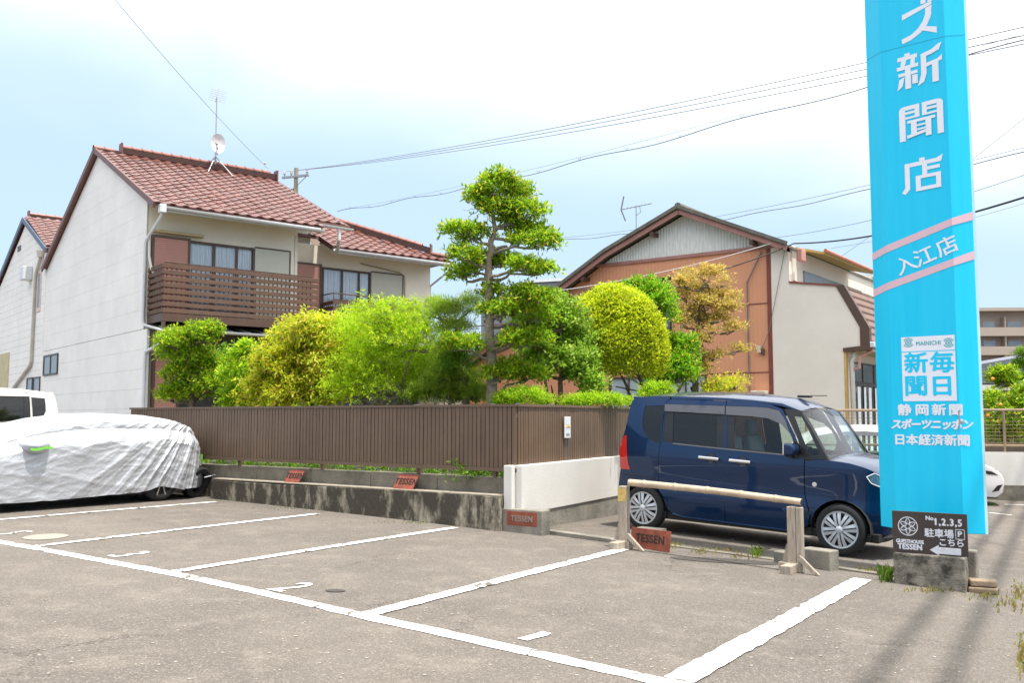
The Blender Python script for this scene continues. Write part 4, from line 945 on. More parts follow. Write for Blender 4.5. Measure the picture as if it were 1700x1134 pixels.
facetext('スポーツニッポン', 1545, 706, 17.6, off=.006, sx_=.98, cs=.84, italic=.2)
facetext('日本経済新聞', 1546, 732, 19.2, off=.0045, sx_=1.04)
# scar
u, z = on_face(P1, md, 1591, 703)
MB().add([fM(u+.002, z+.12, .006), fM(u+.016, z+.12, .006), fM(u+.016, z+.03, .006), fM(u+.055, z-.0, .008), fM(u+.016, z-.005, .006), fM(u+.012, z-.11, .006)], [(0, 1, 2, 3, 4, 5)]).build('torn_patch', mat('torn_grey', (.38, .3, .27), .8), pl, fix=False)
# pillar's concrete footing and wooden sign board
a_ = G(1484, 969); b_ = G(1603, 985); bd = b_-a_; bd.z = 0; bl = bd.length; bd.normalize()
cb = bevel(MB().box(0, bl, 0, .20, -.05, .30).build('concrete_footing', M_conc, None, loc=(a_.x, a_.y, g(b_.x)), rot=(0, 0, math.atan2(bd.y, bd.x))), .014)
cb.data.materials[0] = M_stain3 = mat('mottled_concrete', (.07, .063, .05), .95, var=.4, scale=7, bump=.6, col2=(.26, .235, .19), thr=(.38, .62))
tag(cb, 'mottled concrete block on the asphalt carrying the brown guesthouse sign board', 'block')
o_ = bevel(MB().box(bl*.35, bl+.06, .23, .36, -.05, .34).build('concrete_footing', M_conc, None, loc=(a_.x, a_.y, g(b_.x)), rot=(0, 0, math.atan2(bd.y, bd.x))), .014)
tag(o_, 'narrow concrete block just behind the guesthouse sign footing', 'block')
gb_ = thing('guesthouse_board', 'dark brown hand painted TESSEN guesthouse parking board with white arrow', 'sign', (a_.x, a_.y, g(b_.x)), math.atan2(bd.y, bd.x))
BW, BH = bl+.035, .375; bz = .303
bevel(MB().box(-.01, BW-.01, .055, .075, bz, bz+BH).build('board', M_board, gb_), .003)
def bt(s, fx, fy, size, off=.002, sx_=1., cs=1., name='lettering'):
    return text(name, s, size, M_paintw, gb_, basis((-.01+BW*fx, .0535, bz+BH*fy), (1, 0, 0), (0, 0, 1)), ext=.0005, off=off, sx_=sx_, cs=cs)
bt('TESSEN', .235, .14, .068, .004, .9, 1.05); bt('GUESTHOUSE', .235, .27, .045, .0025, .85); bt('No.', .52, .86, .052); bt('1,2.3,5', .75, .78, .085, .004, .85, 1.2)
bt('駐車場', .63, .50, .082, .0025, 1.); bt('P', .9, .52, .07, .003); bt('こちら', .79, .30, .072, .0025)
mb = MB()
def br(pts): mb.add([(-.01+BW*x, .0535, bz+BH*y) for x, y in pts], [tuple(range(len(pts)))])
br([(.50, .11), (.62, .24), (.62, .19), (.91, .19), (.91, .03), (.62, .03), (.62, -.02+.01)])
mb.build('arrow', M_paintw, gb_, fix=False); mb = MB()
for (x0, y0, x1, y1) in ((.845, .40, .965, .415), (.845, .625, .965, .64), (.845, .40, .852, .64), (.958, .40, .965, .64)): br([(x0, y0), (x1, y0), (x1, y1), (x0, y1)])
mb.build('parking_box', M_paintw, gb_, fix=False); mb = MB()
cx, cz, r0 = -.01+BW*.215, bz+BH*.64, .085
def ringb(r0, r1, n_=32):
    vs = []
    for k in range(n_+1):
        t = k*math.tau/n_
        for r_ in (r0, r1): vs.append((cx+r_*math.cos(t), .0535, cz+r_*math.sin(t)))
    mb.add(vs, [(2*k, 2*k+2, 2*k+3, 2*k+1) for k in range(n_)])
ringb(.078, .086)
for k in range(6):
    t = math.pi/2+k*math.pi/3; dx, dz = math.cos(t), math.sin(t); px_, pz_ = -dz, dx
    def pet(sc_, r_a, r_b): 
        L_ = []
        for i in range(9):
            s_ = i/8; r_ = r_a+(r_b-r_a)*s_; w_ = .021*sc_*math.sin(math.pi*min(1, s_*.9+.08))
            L_.append((r_, w_))
        return L_
    out = pet(1., .012, .076); inn = pet(.62, .02, .068)
    for sg_ in (1, -1):
        vs = []
        for (ra, wa), (rb, wb) in zip(out, inn): vs += [(cx+dx*ra+px_*wa*sg_, .0535, cz+dz*ra+pz_*wa*sg_), (cx+dx*rb+px_*wb*sg_, .0535, cz+dz*rb+pz_*wb*sg_)]
        mb.add(vs, [(2*i, 2*i+2, 2*i+3, 2*i+1) for i in range(8)])
    mb.add([(cx+dx*.02+px_*.0018, .0535, cz+dz*.02+pz_*.0018), (cx+dx*.06, .0535, cz+dz*.06), (cx+dx*.02-px_*.0018, .0535, cz+dz*.02-pz_*.0018)], [(0, 1, 2)])
mb.build('flower_emblem', M_paintw, gb_, fix=False)
# broken bricks / stones right of footing
def lump(name, c_, sz, rz__, lab, m, cat='stone'):
    o_ = MB().box(-sz[0]/2, sz[0]/2, -sz[1]/2, sz[1]/2, 0, sz[2]).build(name, m, None, loc=c_, rot=(0, 0, rz__)); bevel(o_, .012)
    return tag(o_, label=lab, cat=cat)
M_slab = mat('sandstone', (.28, .21, .14), .9, var=.3, scale=8, bump=.4)
p = G(1637, 986); lump('paving_slab', (p.x, p.y+.05, g(p.x)), (.23, .17, .05), -.5, 'broken tan slab lying on the ground right of the sign footing', M_slab)
lump('paving_slab', (p.x+.01, p.y+.07, g(p.x)+.056), (.22, .15, .055), -.35, 'second tan slab stacked on the broken slab right of the sign footing', M_slab)
# ------------------------------------------------------------------ vehicles
M_navy = mat('navy_paint', (.0012, .024, .082), .36, metal=.5, var=.03, spec=.2, coat=.8)
M_wcar = mat('white_car_paint', (.76, .75, .70), .3, var=.01, coat=.6)
M_pearl = mat('pearl_car_paint', (.66, .63, .62), .3, var=.01, coat=.6)
M_tyre = mat('tyre_rubber', (.016, .016, .017), .85, var=.1)
M_silver = mat('wheel_cover_silver', (.50, .52, .55), .35, metal=.25, var=.03)
M_black = mat('black_trim', (.012, .012, .013), .3, var=.05)
M_visor = glassmat('smoked_visor', (.20, .20, .22), .80, .06, (.13, .13, .145))
M_glc = glassmat('car_glass', (.82, .92, .86), .06)
M_gld = glassmat('privacy_glass', (.18, .19, .18), .6, .02, (.012, .013, .012))
M_glw = glassmat('windscreen_glass', (.85, .93, .92), .08)
M_red = mat('tail_lens', (.55, .012, .012), .12, coat=1.)
M_chr = mat('chrome', (.85, .86, .88), .12, metal=1.)
M_seat = mat('seat_fabric', (.30, .31, .29), .9)
def cdt_patch(poly, holes, step=.07):
    pts = []; edges = []
    def addloop(lp):
        b = len(pts); n_ = len(lp)
        dense = []
        for i in range(n_):
            a, c = Vector(lp[i]), Vector(lp[(i+1) % n_]); k = max(1, int((c-a).length/step))
            for j in range(k): dense.append(a.lerp(c, j/k))
        pts.extend(dense); n2 = len(dense)
        edges.extend([(b+i, b+(i+1) % n2) for i in range(n2)]); return dense
    P = addloop(poly); H = [addloop(h) for h in holes]
    x0 = min(p[0] for p in poly); x1 = max(p[0] for p in poly); z0 = min(p[1] for p in poly); z1 = max(p[1] for p in poly)
    def inside(pt, lp):
        c = False; n_ = len(lp)
        for i in range(n_):
            a, b = lp[i], lp[(i+1) % n_]
            if (a[1] > pt[1]) != (b[1] > pt[1]) and pt[0] < (b[0]-a[0])*(pt[1]-a[1])/(b[1]-a[1])+a[0]: c = not c
        return c
    x = x0+step/2
    while x < x1:
        z = z0+step/2
        while z < z1:
            q = (x, z)
            if inside(q, poly) and not any(inside(q, h) for h in holes): pts.append(Vector(q))
            z += step
        x += step
    V_, E_, F_, *_r = delaunay_2d_cdt(pts, edges, [], 0, 1e-5)
    fs = []
    for f in F_:
        c = sum((V_[i] for i in f), Vector((0, 0)))/len(f)
        if inside(c, poly) and not any(inside(c, h) for h in holes): fs.append(tuple(f))
    return V_, fs
def side_patch(name, poly, Wf, m, parent, holes=(), off=0., both=True, step=.07, edge=.012, sgn=-1):
    V_, fs = cdt_patch([Vector(p) for p in poly], [[Vector(p) for p in h] for h in holes], step)
    if both:
        side_patch(name, poly, Wf, m, parent, holes, off, False, step, edge, sgn=1)
    mb = MB()
    for s_ in (sgn,):
        vs = [(v.x, s_*(Wf(v.x, v.y)+off), v.y) for v in V_]
        mb.add(vs, fs if s_ == -1 else [f[::-1] for f in fs])
    o_ = mb.build(name, m, parent, smooth='all', fix=False)
    # orientation: outward
    me = o_.data
    bm = bmesh.new(); bm.from_mesh(me)
    for f in bm.faces:
        if f.normal.y*f.calc_center_median().y < 0: f.normal_flip()
    if edge:
        be = [e_ for e_ in bm.edges if len(e_.link_faces) == 1]
        r_ = bmesh.ops.extrude_edge_only(bm, edges=be); 
        for v in [q for q in r_['geom'] if isinstance(q, bmesh.types.BMVert)]: v.co.y -= math.copysign(edge, v.co.y)
    bm.to_mesh(me); bm.free(); me.set_sharp_from_angle(angle=R(40)); return o_
def cross_loft(name, chain, Wf, m, parent, bulge=None, k=2.6, nv=25, y0=-1., y1=1.):
    """skin across the car between the two side outlines; chain of (x, z)"""
    P = []; n_ = len(chain)
    for i, (x, z) in enumerate(chain):
        a = Vector(chain[max(0, i-1)]); c = Vector(chain[min(n_-1, i+1)]); d = (c-a).normalized(); nn = Vector((-d.y, d.x))
        b = bulge[i] if isinstance(bulge, (list, tuple)) else bulge; w_ = Wf(x, z); row_ = []
        for j in range(nv):
            v = y0+(y1-y0)*j/(nv-1); v = math.copysign(abs(math.sin(v*math.pi/2))**.9, v) if abs(y0) == 1 and abs(y1) == 1 else v
            e_ = b*(1-abs(v)**k); row_.append((x+nn.x*e_, v*w_, z+nn.y*e_))
        P.append(row_)
    return MB().grid(P).build(name, m, parent, smooth='all')
def wheel(parent, x, y, r_, sgn, m_rim=M_silver, style=0, cap=.735):
    w_ = .155; t = MB().lathe([(r_*.70, -w_/2), (r_*.80, -w_/2-.005), (r_*.93, -w_/2+.002), (r_*.985, -w_/2+.02), (r_, -w_/2+.045), (r_, w_/2-.04), (r_*.97, w_/2-.01), (r_*.7, w_/2)], 48, 1)
    tb_ = t.build('wheel', M_tyre, parent, smooth='all', loc=(x, y, r_)); 
    fy = -w_/2*1.0; rr = r_*cap; mb = MB()
    mb.lathe([(0, .03), (rr*.98, .03)], 32, 1, c=(0, fy, 0)); mb.build('rim_back', M_black, tb_)
    rim = MB(); rim.lathe([(rr*.88, .018), (rr*.90, .0), (rr*.985, -.004), (rr, .012), (rr*1.0, .03)], 48, 1, c=(0, fy, 0))
    if style == 0:
        for k in range(8):
            t0 = k*math.tau/8+.2
            for s_ in (-1, 1):
                pts = []
                for r1, h_, wd in ((rr*.16, -.016, .034), (rr*.5, -.022, .037), (rr*.93, .0, .050)):
                    for e_ in (.12, 1.): 
                        tt = t0+s_*math.atan2((wd*e_ if e_ == 1. else .005+.002*(r1 > rr*.4)), r1); pts.append((r1*math.cos(tt), h_+(0 if e_ < 1 else .004), r1*math.sin(tt)))
                rim.add([(a, b+fy, c) for a, b, c in pts], [(0, 1, 3, 2), (2, 3, 5, 4)])
        rim.lathe([(0, -.030), (rr*.12, -.030), (rr*.20, -.020), (rr*.22, .0)], 24, 1, c=(0, fy, 0))
    else:
        for k in range(10):
            t0 = k*math.tau/10; a = Vector((math.cos(t0), 0, math.sin(t0)))
            rim.beam(tuple(a*rr*.12+Vector((0, fy-.005, 0))), tuple(a*rr*.95+Vector((0, fy+.004, 0))), .016, .016, upv=(0, 1, 0))
        rim.lathe([(0, -.018), (rr*.16, -.018), (rr*.2, .0)], 20, 1, c=(0, fy, 0))
    rim.build('rim', m_rim, tb_, smooth=True)
    if sgn > 0: tb_.rotation_euler = (0, 0, math.pi)
    return tb_
def arch(cx, cz, r_, a0, a1, n_=12): return [(cx+r_*math.cos(t), cz+r_*math.sin(t)) for t in np.linspace(a0, a1, n_)]
def kei_van(name, label, paint, loc, ax, up_=None, detail=True, tint=M_glc):
    e = thing(name, label, 'car' if detail else 'car', loc)
    ax = ax.normalized(); lat = Vector((0, 0, 1)).cross(ax).normalized(); up = ax.cross(lat)
    e.matrix_world = Matrix.Translation(loc) @ Matrix((ax, lat, up)).transposed().to_4x4()
    def W(x, z):
        w_ = .735
        if z > 1.02: w_ -= .115*((z-1.02)/.62)**1.25
        elif z > .82: w_ += .006*math.sin((z-.82)/.2*math.pi)
        elif z > .5: w_ -= .012*math.sin((z-.5)/.32*math.pi)
        if z < .42: w_ -= .03*((.42-z)/.2)**1.3
        if x > 2.35: w_ -= .20*((x-2.35)/.60)**2.2
        if x < .0: w_ -= .055*(-x/.4)**2.5
        return w_
    LX = lambda L_: [(x-max(0, z-1.05)*.09, z) for x, z in L_]
    rear = [(-.34, .27), (-.40, .36), (-.40, .50), (-.393, .61), (-.372, .74), (-.385, 1.0), (-.345, 1.12), (-.30, 1.25), (-.25, 1.5), (-.21, 1.62)]
    roof = [(-.21, 1.62), (-.17, 1.652), (.0, 1.675), (.33, 1.688), (.8, 1.69), (1.12, 1.684), (1.45, 1.668), (1.80, 1.638), (2.027, 1.56)]
    apill = [(2.027, 1.56), (2.13, 1.40), (2.23, 1.22), (2.333, 1.022)]
    hood = [(2.333, 1.022), (2.45, 1.018), (2.555, 1.006), (2.68, .975), (2.78, .935), (2.87, .88)]
    front = [(2.87, .88), (2.92, .79), (2.945, .70), (2.955, .55), (2.95, .40), (2.94, .27), (2.81, .19)]
    roof = LX(roof); apill = LX(apill); rear = LX(rear)
    RA = arch(0, .275, .325, math.pi, 0); FA = arch(2.46, .275, .325, math.pi, 0)
    gx1 = .213; gx2 = 1.105; gx3 = 2.062; G_ = .005
    # quarter panel with roof side rail
    qwin = LX([(.045, 1.56), (.27, 1.572), (.245, 1.35), (.226, 1.10), (.14, 1.11), (.05, 1.155), (.0, 1.215), (-.035, 1.30), (-.025, 1.45), (-.005, 1.56)])
    quarter = rear+roof[1:3]+LX([(.345, 1.688), (.345, 1.655), (.30, 1.63), (.279, 1.585), (.262, 1.45)])+[(.232, 1.15), (gx1, 1.05), (gx1-.008, .66), (gx1-.0, .52), (.33, .40), (.325, .275)]+RA[::-1][1:]
    side_patch('rear_quarter_panel', quarter, W, paint, e, [qwin] if True else [])
    rail = LX([(.35, 1.688), (.8, 1.69), (1.12, 1.684), (1.45, 1.668), (1.80, 1.638), (2.02, 1.562), (1.94, 1.575), (1.80, 1.605), (1.65, 1.628), (1.12, 1.652), (.8, 1.657), (.37, 1.655)])
    side_patch('roof_rail', rail, W, paint, e)
    sill_z = lambda x: .245-.02*min(1, (x-.38)/.2)
    slide = LX([(.36, 1.651), (.31, 1.63), (.285, 1.585)])+[(.237, 1.15), (gx1+G_, 1.05), (gx1-.003, .66), (gx1+.005, .52), (.335, .40), (.34, .29), (.40, .25), (.55, .222), (gx2-G_, .215), (gx2-G_, 1.05)]+LX([(gx2-G_, 1.4), (gx2-G_, 1.649)])
    swin_ = LX([(.30, 1.59), (.285, 1.45)])+[(.258, 1.12), (gx2-.012, 1.085)]+LX([(gx2-.012, 1.4), (gx2-.012, 1.590)])
    side_patch('sliding_door', slide, W, paint, e, [swin_])
    fdoor = [(gx2+G_, .215), (1.87, .203), (2.02, .21), (2.10, .29), (2.125, .40), (2.09, .52), (gx3-G_, .64), (gx3-G_, 1.0)]+LX([(2.03, 1.10), (1.95, 1.28), (1.86, 1.46), (1.80, 1.575), (1.66, 1.623), (1.4, 1.64), (gx2+G_, 1.648)])
    fwin = [(gx2+.012, 1.083), (1.5, 1.067), (1.99, 1.045), (2.01, 1.075)]+LX([(1.93, 1.26), (1.85, 1.41), (1.79, 1.53), (1.70, 1.575), (1.55, 1.588), (gx2+.012, 1.591)])
    side_patch('front_door', fdoor, W, paint, e, [fwin])
    fen = [(gx3+G_, 1.0), (gx3+G_, .645), (2.10, .52), (2.14, .40), (2.135, .275)]+FA[1:]+[(2.80, .22)]+front[::-1][1:]+hood[::-1][1:]+[(2.2, 1.024)]
    side_patch('fender', fen, W, paint, e)
    ap = LX([(1.83, 1.575), (1.95, 1.575), (2.02, 1.56), (2.13, 1.39), (2.23, 1.21)])+[(2.328, 1.03), (2.15, 1.03), (2.05, 1.03)]+LX([(1.97, 1.28), (1.88, 1.46)])
    qw = LX([(1.945, 1.50), (2.03, 1.495), (2.12, 1.33)])+[(2.235, 1.075), (2.12, 1.065)]+LX([(2.03, 1.28)])
    side_patch('a_pillar', ap, W, M_black, e, [qw], off=-.002); side_patch('vent_window', qw, W, tint, e, off=-.008, edge=0)
    side_patch('quarter_window', qwin, W, M_gld, e, off=-.006, edge=0)
    # window zone pillars & panes
    sl = LX([(.415, 1.575), (.40, 1.45)])+[(.395, 1.12), (.99, 1.096)]+LX([(.99, 1.575)])
    side_patch('door_pillar', LX([(.292, 1.59), (.275, 1.45)])+[(.25, 1.10), (gx2-.010, 1.082)]+LX([(gx2-.012, 1.592)]), W, M_black, e, [sl], off=-.004, edge=0)
    side_patch('rear_door_window', sl, W, M_gld, e, off=-.010, edge=0)
    fl = [(1.215, 1.095), (1.6, 1.08), (1.96, 1.062)]+LX([(1.92, 1.25), (1.85, 1.39), (1.78, 1.52), (1.68, 1.562), (1.5, 1.572), (1.215, 1.576)])
    side_patch('window_frame', [(gx2+.012, 1.083), (1.5, 1.067), (1.99, 1.045), (2.01, 1.075)]+LX([(1.935, 1.26), (1.855, 1.41), (1.795, 1.53), (1.70, 1.578), (1.55, 1.590), (gx2+.010, 1.592)]), W, M_black, e, [fl], off=-.004, edge=0)
    side_patch('front_door_window', fl, W, tint, e, off=-.010, edge=0)
    side_patch('belt_moulding', [(.40, 1.112), (1.0, 1.088), (1.98, 1.055), (1.98, 1.043), (1.0, 1.076), (.40, 1.10)], W, mat('belt_trim', (.2, .18, .16), .3, metal=.6), e, off=.004)
    if detail:
        side_patch('door_visor', LX([(.287, 1.587), (.285, 1.50), (gx2-.01, 1.486), (gx2-.01, 1.587)]), W, M_visor, e, off=.020, edge=.015)
        side_patch('door_visor', LX([(gx2+.006, 1.587), (gx2+.006, 1.485), (1.45, 1.475), (1.64, 1.46), (1.80, 1.40), (1.90, 1.30), (1.845, 1.44), (1.77, 1.55), (1.65, 1.578), (1.5, 1.587)]), W, M_visor, e, off=.020, edge=.015)
    # tail lamps, rocker, bumpers
    side_patch('tail_lamp', [(-.31, 1.17), (-.285, 1.17), (-.262, .97), (-.235, .82), (-.205, .742), (-.368, .738), (-.374, .80), (-.383, 1.0), (-.345, 1.12)], W, M_red, e, off=.006)
    side_patch('bumper_gap', [(-.33, .678), (.2, .650), (.2, .662), (-.33, .690)], W, M_black, e, off=.002, edge=0)
    side_patch('crease', [(-.33, .672), (.2, .640), (.2, .610), (-.33, .640)], W, paint, e, off=.010)
    side_patch('rocker', [(.38, .24), (.55, .212), (1.87, .196), (2.03, .205), (1.99, .165), (.46, .175)], W, M_black, e, off=-.02)
    side_patch('rocker_trim', [(.40, .243), (.55, .218), (1.2, .209), (1.95, .201), (1.95, .21), (1.2, .218), (.55, .227), (.41, .256)], W, mat('sill_blue', (.02, .08, .22) if detail else (.7, .7, .7), .2, coat=1), e, off=.004)
    # wheel wells
    for cx_ in (0, 2.46):
        ww_ = MB()
        for s_ in (-1, 1):
            P = [[(x, s_*y, z) for x, z in arch(cx_, .275, .325, math.pi*1.1, -.1*math.pi, 14)] for y in (.72, .40)]; ww_.grid(P)
            ww_.prism(arch(cx_, .275, .325, math.pi*1.1, -.1*math.pi, 14), 1, s_*.40, s_*.39)
        ww_.build('wheel_well', M_dark, e)
        for s_ in (-1, 1): wheel(e, cx_, s_*.655, .2785, s_, style=0)
    MB().box(-.33, 2.86, -.685, .685, .17, .26).build('underbody', M_dark, e)
    # cross surfaces
    cross_loft('roof', roof, W, paint, e, [.0, .015, .045, .065, .075, .08, .075, .065, .045], k=2.2)
    cross_loft('windscreen', [(2.035-.047, 1.548), (2.13-.03, 1.39), (2.225-.014, 1.21), (2.325, 1.035)], lambda x, z: W(x, z)-.035, M_glw, e, [.05, .06, .065, .07], k=2.2)
    fr_ = cross_loft('windscreen_frame', [(2.026-.047, 1.562), (2.04-.047, 1.545)], lambda x, z: W(x, z)-.0, M_black, e, [.046, .046], k=2.2)
    cross_loft('cowl', [(2.315, 1.05), (2.345, 1.016)], W, M_black, e, [.07, .065], k=2.2)
    for s_ in (-1, 1):
        mb = MB(); P = []
        for (x, z) in ((2.027-.047, 1.56), (2.13-.032, 1.40), (2.23-.016, 1.22), (2.333, 1.022)):
            w_ = W(x, z); P.append([(x, s_*w_, z), (x+.012, s_*(w_-.022), z+.006), (x+.012, s_*(w_-.045), z+.002)])
        mb.grid(P).build('pillar_trim', M_black, e, smooth='all')
    cross_loft('hood', hood, W, paint, e, [.065, .06, .055, .05, .05, .045], k=2.6)
    cross_loft('front_fascia', front[:4], W, paint, e, [.045, .05, .05, .05], k=3.5); cross_loft('front_bumper', front[3:], W, paint, e, [.05, .055, .055, .03], k=3.5)
    cross_loft('tailgate', rear[4:], W, paint, e, [-.05]*6 if False else [.04, .04, .04, .04, .03, .0], k=4); cross_loft('rear_bumper', rear[:5], W, paint, e, [.02, .04, .05, .05, .04], k=4)
    for s_ in (-1, 1):
        hp = MB(); P = [] # headlamp wrapping the corner
        for (x, z) in ((2.725, .868), (2.80, .912), (2.855, .885), (2.90, .80), (2.915, .765), (2.85, .765), (2.77, .80)): P.append((x, s_*(W(x, z)+.008), z))
        hp.add(P, [tuple(range(len(P)))]); hp.add([P[2], P[3], P[4], (P[4][0]+.07, s_*.38, .765), (P[3][0]+.07, s_*.38, .81), (P[2][0]+.075, s_*.38, .875)], [(0, 1, 2, 3, 4, 5)])
        h_ = hp.build('headlamp', mat('lamp_lens', (.30, .33, .36), .08, metal=.5, coat=1., var=.5, scale=30), e, smooth=False)
        rimm = MB(); rimm.tube([(x, y+s_*.004, z) for x, y, z in (P[0], P[6], P[5], P[4])], .006, 6); rimm.tube([(x, y+s_*.004, z) for x, y, z in (P[0], P[1], P[2])], .006, 6); rimm.build('lamp_chrome', M_chr, h_)
        # handles
        if detail:
            for hx in (.765, 1.165):
                hz = .962 if hx < 1 else .952
                MB().lathe([(0, 0), (.055, .001), (.06, -.004)], 20, 1, c=(hx+.16, s_*(W(hx, .95)-.0+.0015 if s_ < 0 else W(hx, .95)+.0015), hz)).build('handle_cup', mat('handle_cup_shade', (.003, .010, .03), .25, coat=1.), e)  # near-flat disc in darker paint: shade of the handle recess put into colour
                o_ = MB().beam((hx, s_*(W(hx, hz)+.026), hz), (hx+.27, s_*(W(hx, hz)+.026), hz-.008), .026, .034, upv=(0, 0, 1)).build('door_handle', M_chr, e); bevel(o_, .010, 3)
            o_ = MB().lathe([(0, 0), (.024, .0), (.028, .008)], 16, 1, c=(2.175, s_*(W(2.17, .75)+.008), .747)).build('side_lamp', mat('lamp_white', (.7, .62, .58), .2), e); o_.scale = (1.0, 1, 1)
        # mirrors
        mo = bevel(MB().prism([(1.90, 1.05), (2.0, 1.06), (2.035, 1.12), (2.01, 1.185), (1.90, 1.20)], 1, s_*.775, s_*.965).build('mirror', paint, e), .03, 4)
        MB().box(1.888, 1.8995, s_*.80 if s_ > 0 else s_*.94, s_*.94 if s_ > 0 else s_*.80, 1.07, 1.18).build('mirror_glass', M_chr, mo)
        MB().prism([(1.90, 1.03), (2.06, 1.03), (2.0, 1.17), (1.95, 1.22), (1.93, 1.2)], 1, s_*.70, s_*.735).build('mirror_base', M_black, mo)
        MB().beam((1.93, s_*.71, 1.06), (1.92, s_*.84, 1.05), .07, .04).build('mirror_arm', M_black, mo)
    bevel(MB().box(1.70, 1.86, -.05, .05, 1.715, 1.745).build('antenna_base', M_black, e), .012); MB().tube([(1.76, 0, 1.74), (2.05, 0, 1.745)], .005, 5).build('antenna_rod', M_black, e)
    MB().tube([(2.30, -.55, 1.075), (2.28, -.30, 1.13), (2.31, .0, 1.10)], .008, 5).tube([(2.33, .05, 1.095), (2.30, .35, 1.125)], .008, 5).build('wiper', M_black, e)
    bevel(MB().box(-.255, -.16, -.60, .60, 1.645, 1.675).build('spoiler', paint, e), .01)
    # interior
    it = MB(); it.box(-.25, 2.3, -.64, .64, .28, .30); it.build('floor_pan', M_dark, e)
    bevel(MB().box(1.98, 2.30, -.62, .62, .75, 1.03).build('dashboard', mat('dash_dark', (.04, .04, .042), .7), e), .04)
    for (sx0, yy) in ((1.10, -.32), (1.10, .32), (.25, -.32), (.25, .32)):
        s1 = MB().box(sx0, sx0+.48, yy-.24, yy+.24, .45, .62).build('seat', M_seat, e); bevel(s1, .04)
        o_ = MB().prism([(sx0-.10, .60), (sx0+.05, .60), (sx0-.08, 1.22), (sx0-.18, 1.22)], 1, yy-.22, yy+.22).build('seat_back', M_seat, s1); bevel(o_, .03)
        o_ = MB().box(sx0-.19, sx0-.10, yy-.12, yy+.12, 1.24, 1.42).build('headrest', M_seat, s1); bevel(o_, .03)
    P = [(2.02, -.33+.17*math.cos(t), .98+.16*math.sin(t)) for t in np.linspace(0, math.tau, 21)]; MB().tube([(x-.1+.3*(z-.98), y, z) for x, y, z in P], .013, 6, cap=False).build('steering_wheel', M_black, e, smooth='all')
    return e
VR = Vector((1.65, 11.8, -.11)); VF = Vector((3.58, 10.28, -.20)); vax = (VF-VR).normalized()
vlat = Vector((0, 0, 1)).cross(vax).normalized()
kei_van('parked_van', 'dark blue boxy minivan with silver wheel covers parked behind the bamboo barrier', M_navy, VR+vlat*.71, vax)
A_dir = Vector((-.563, -.826, 0))
wv = kei_van('parked_van', 'white boxy van at the left edge, mostly hidden behind the silver covered car', M_wcar, Vector((-9.85, 18.8, g(-9.85))), A_dir, detail=False, tint=M_gld)
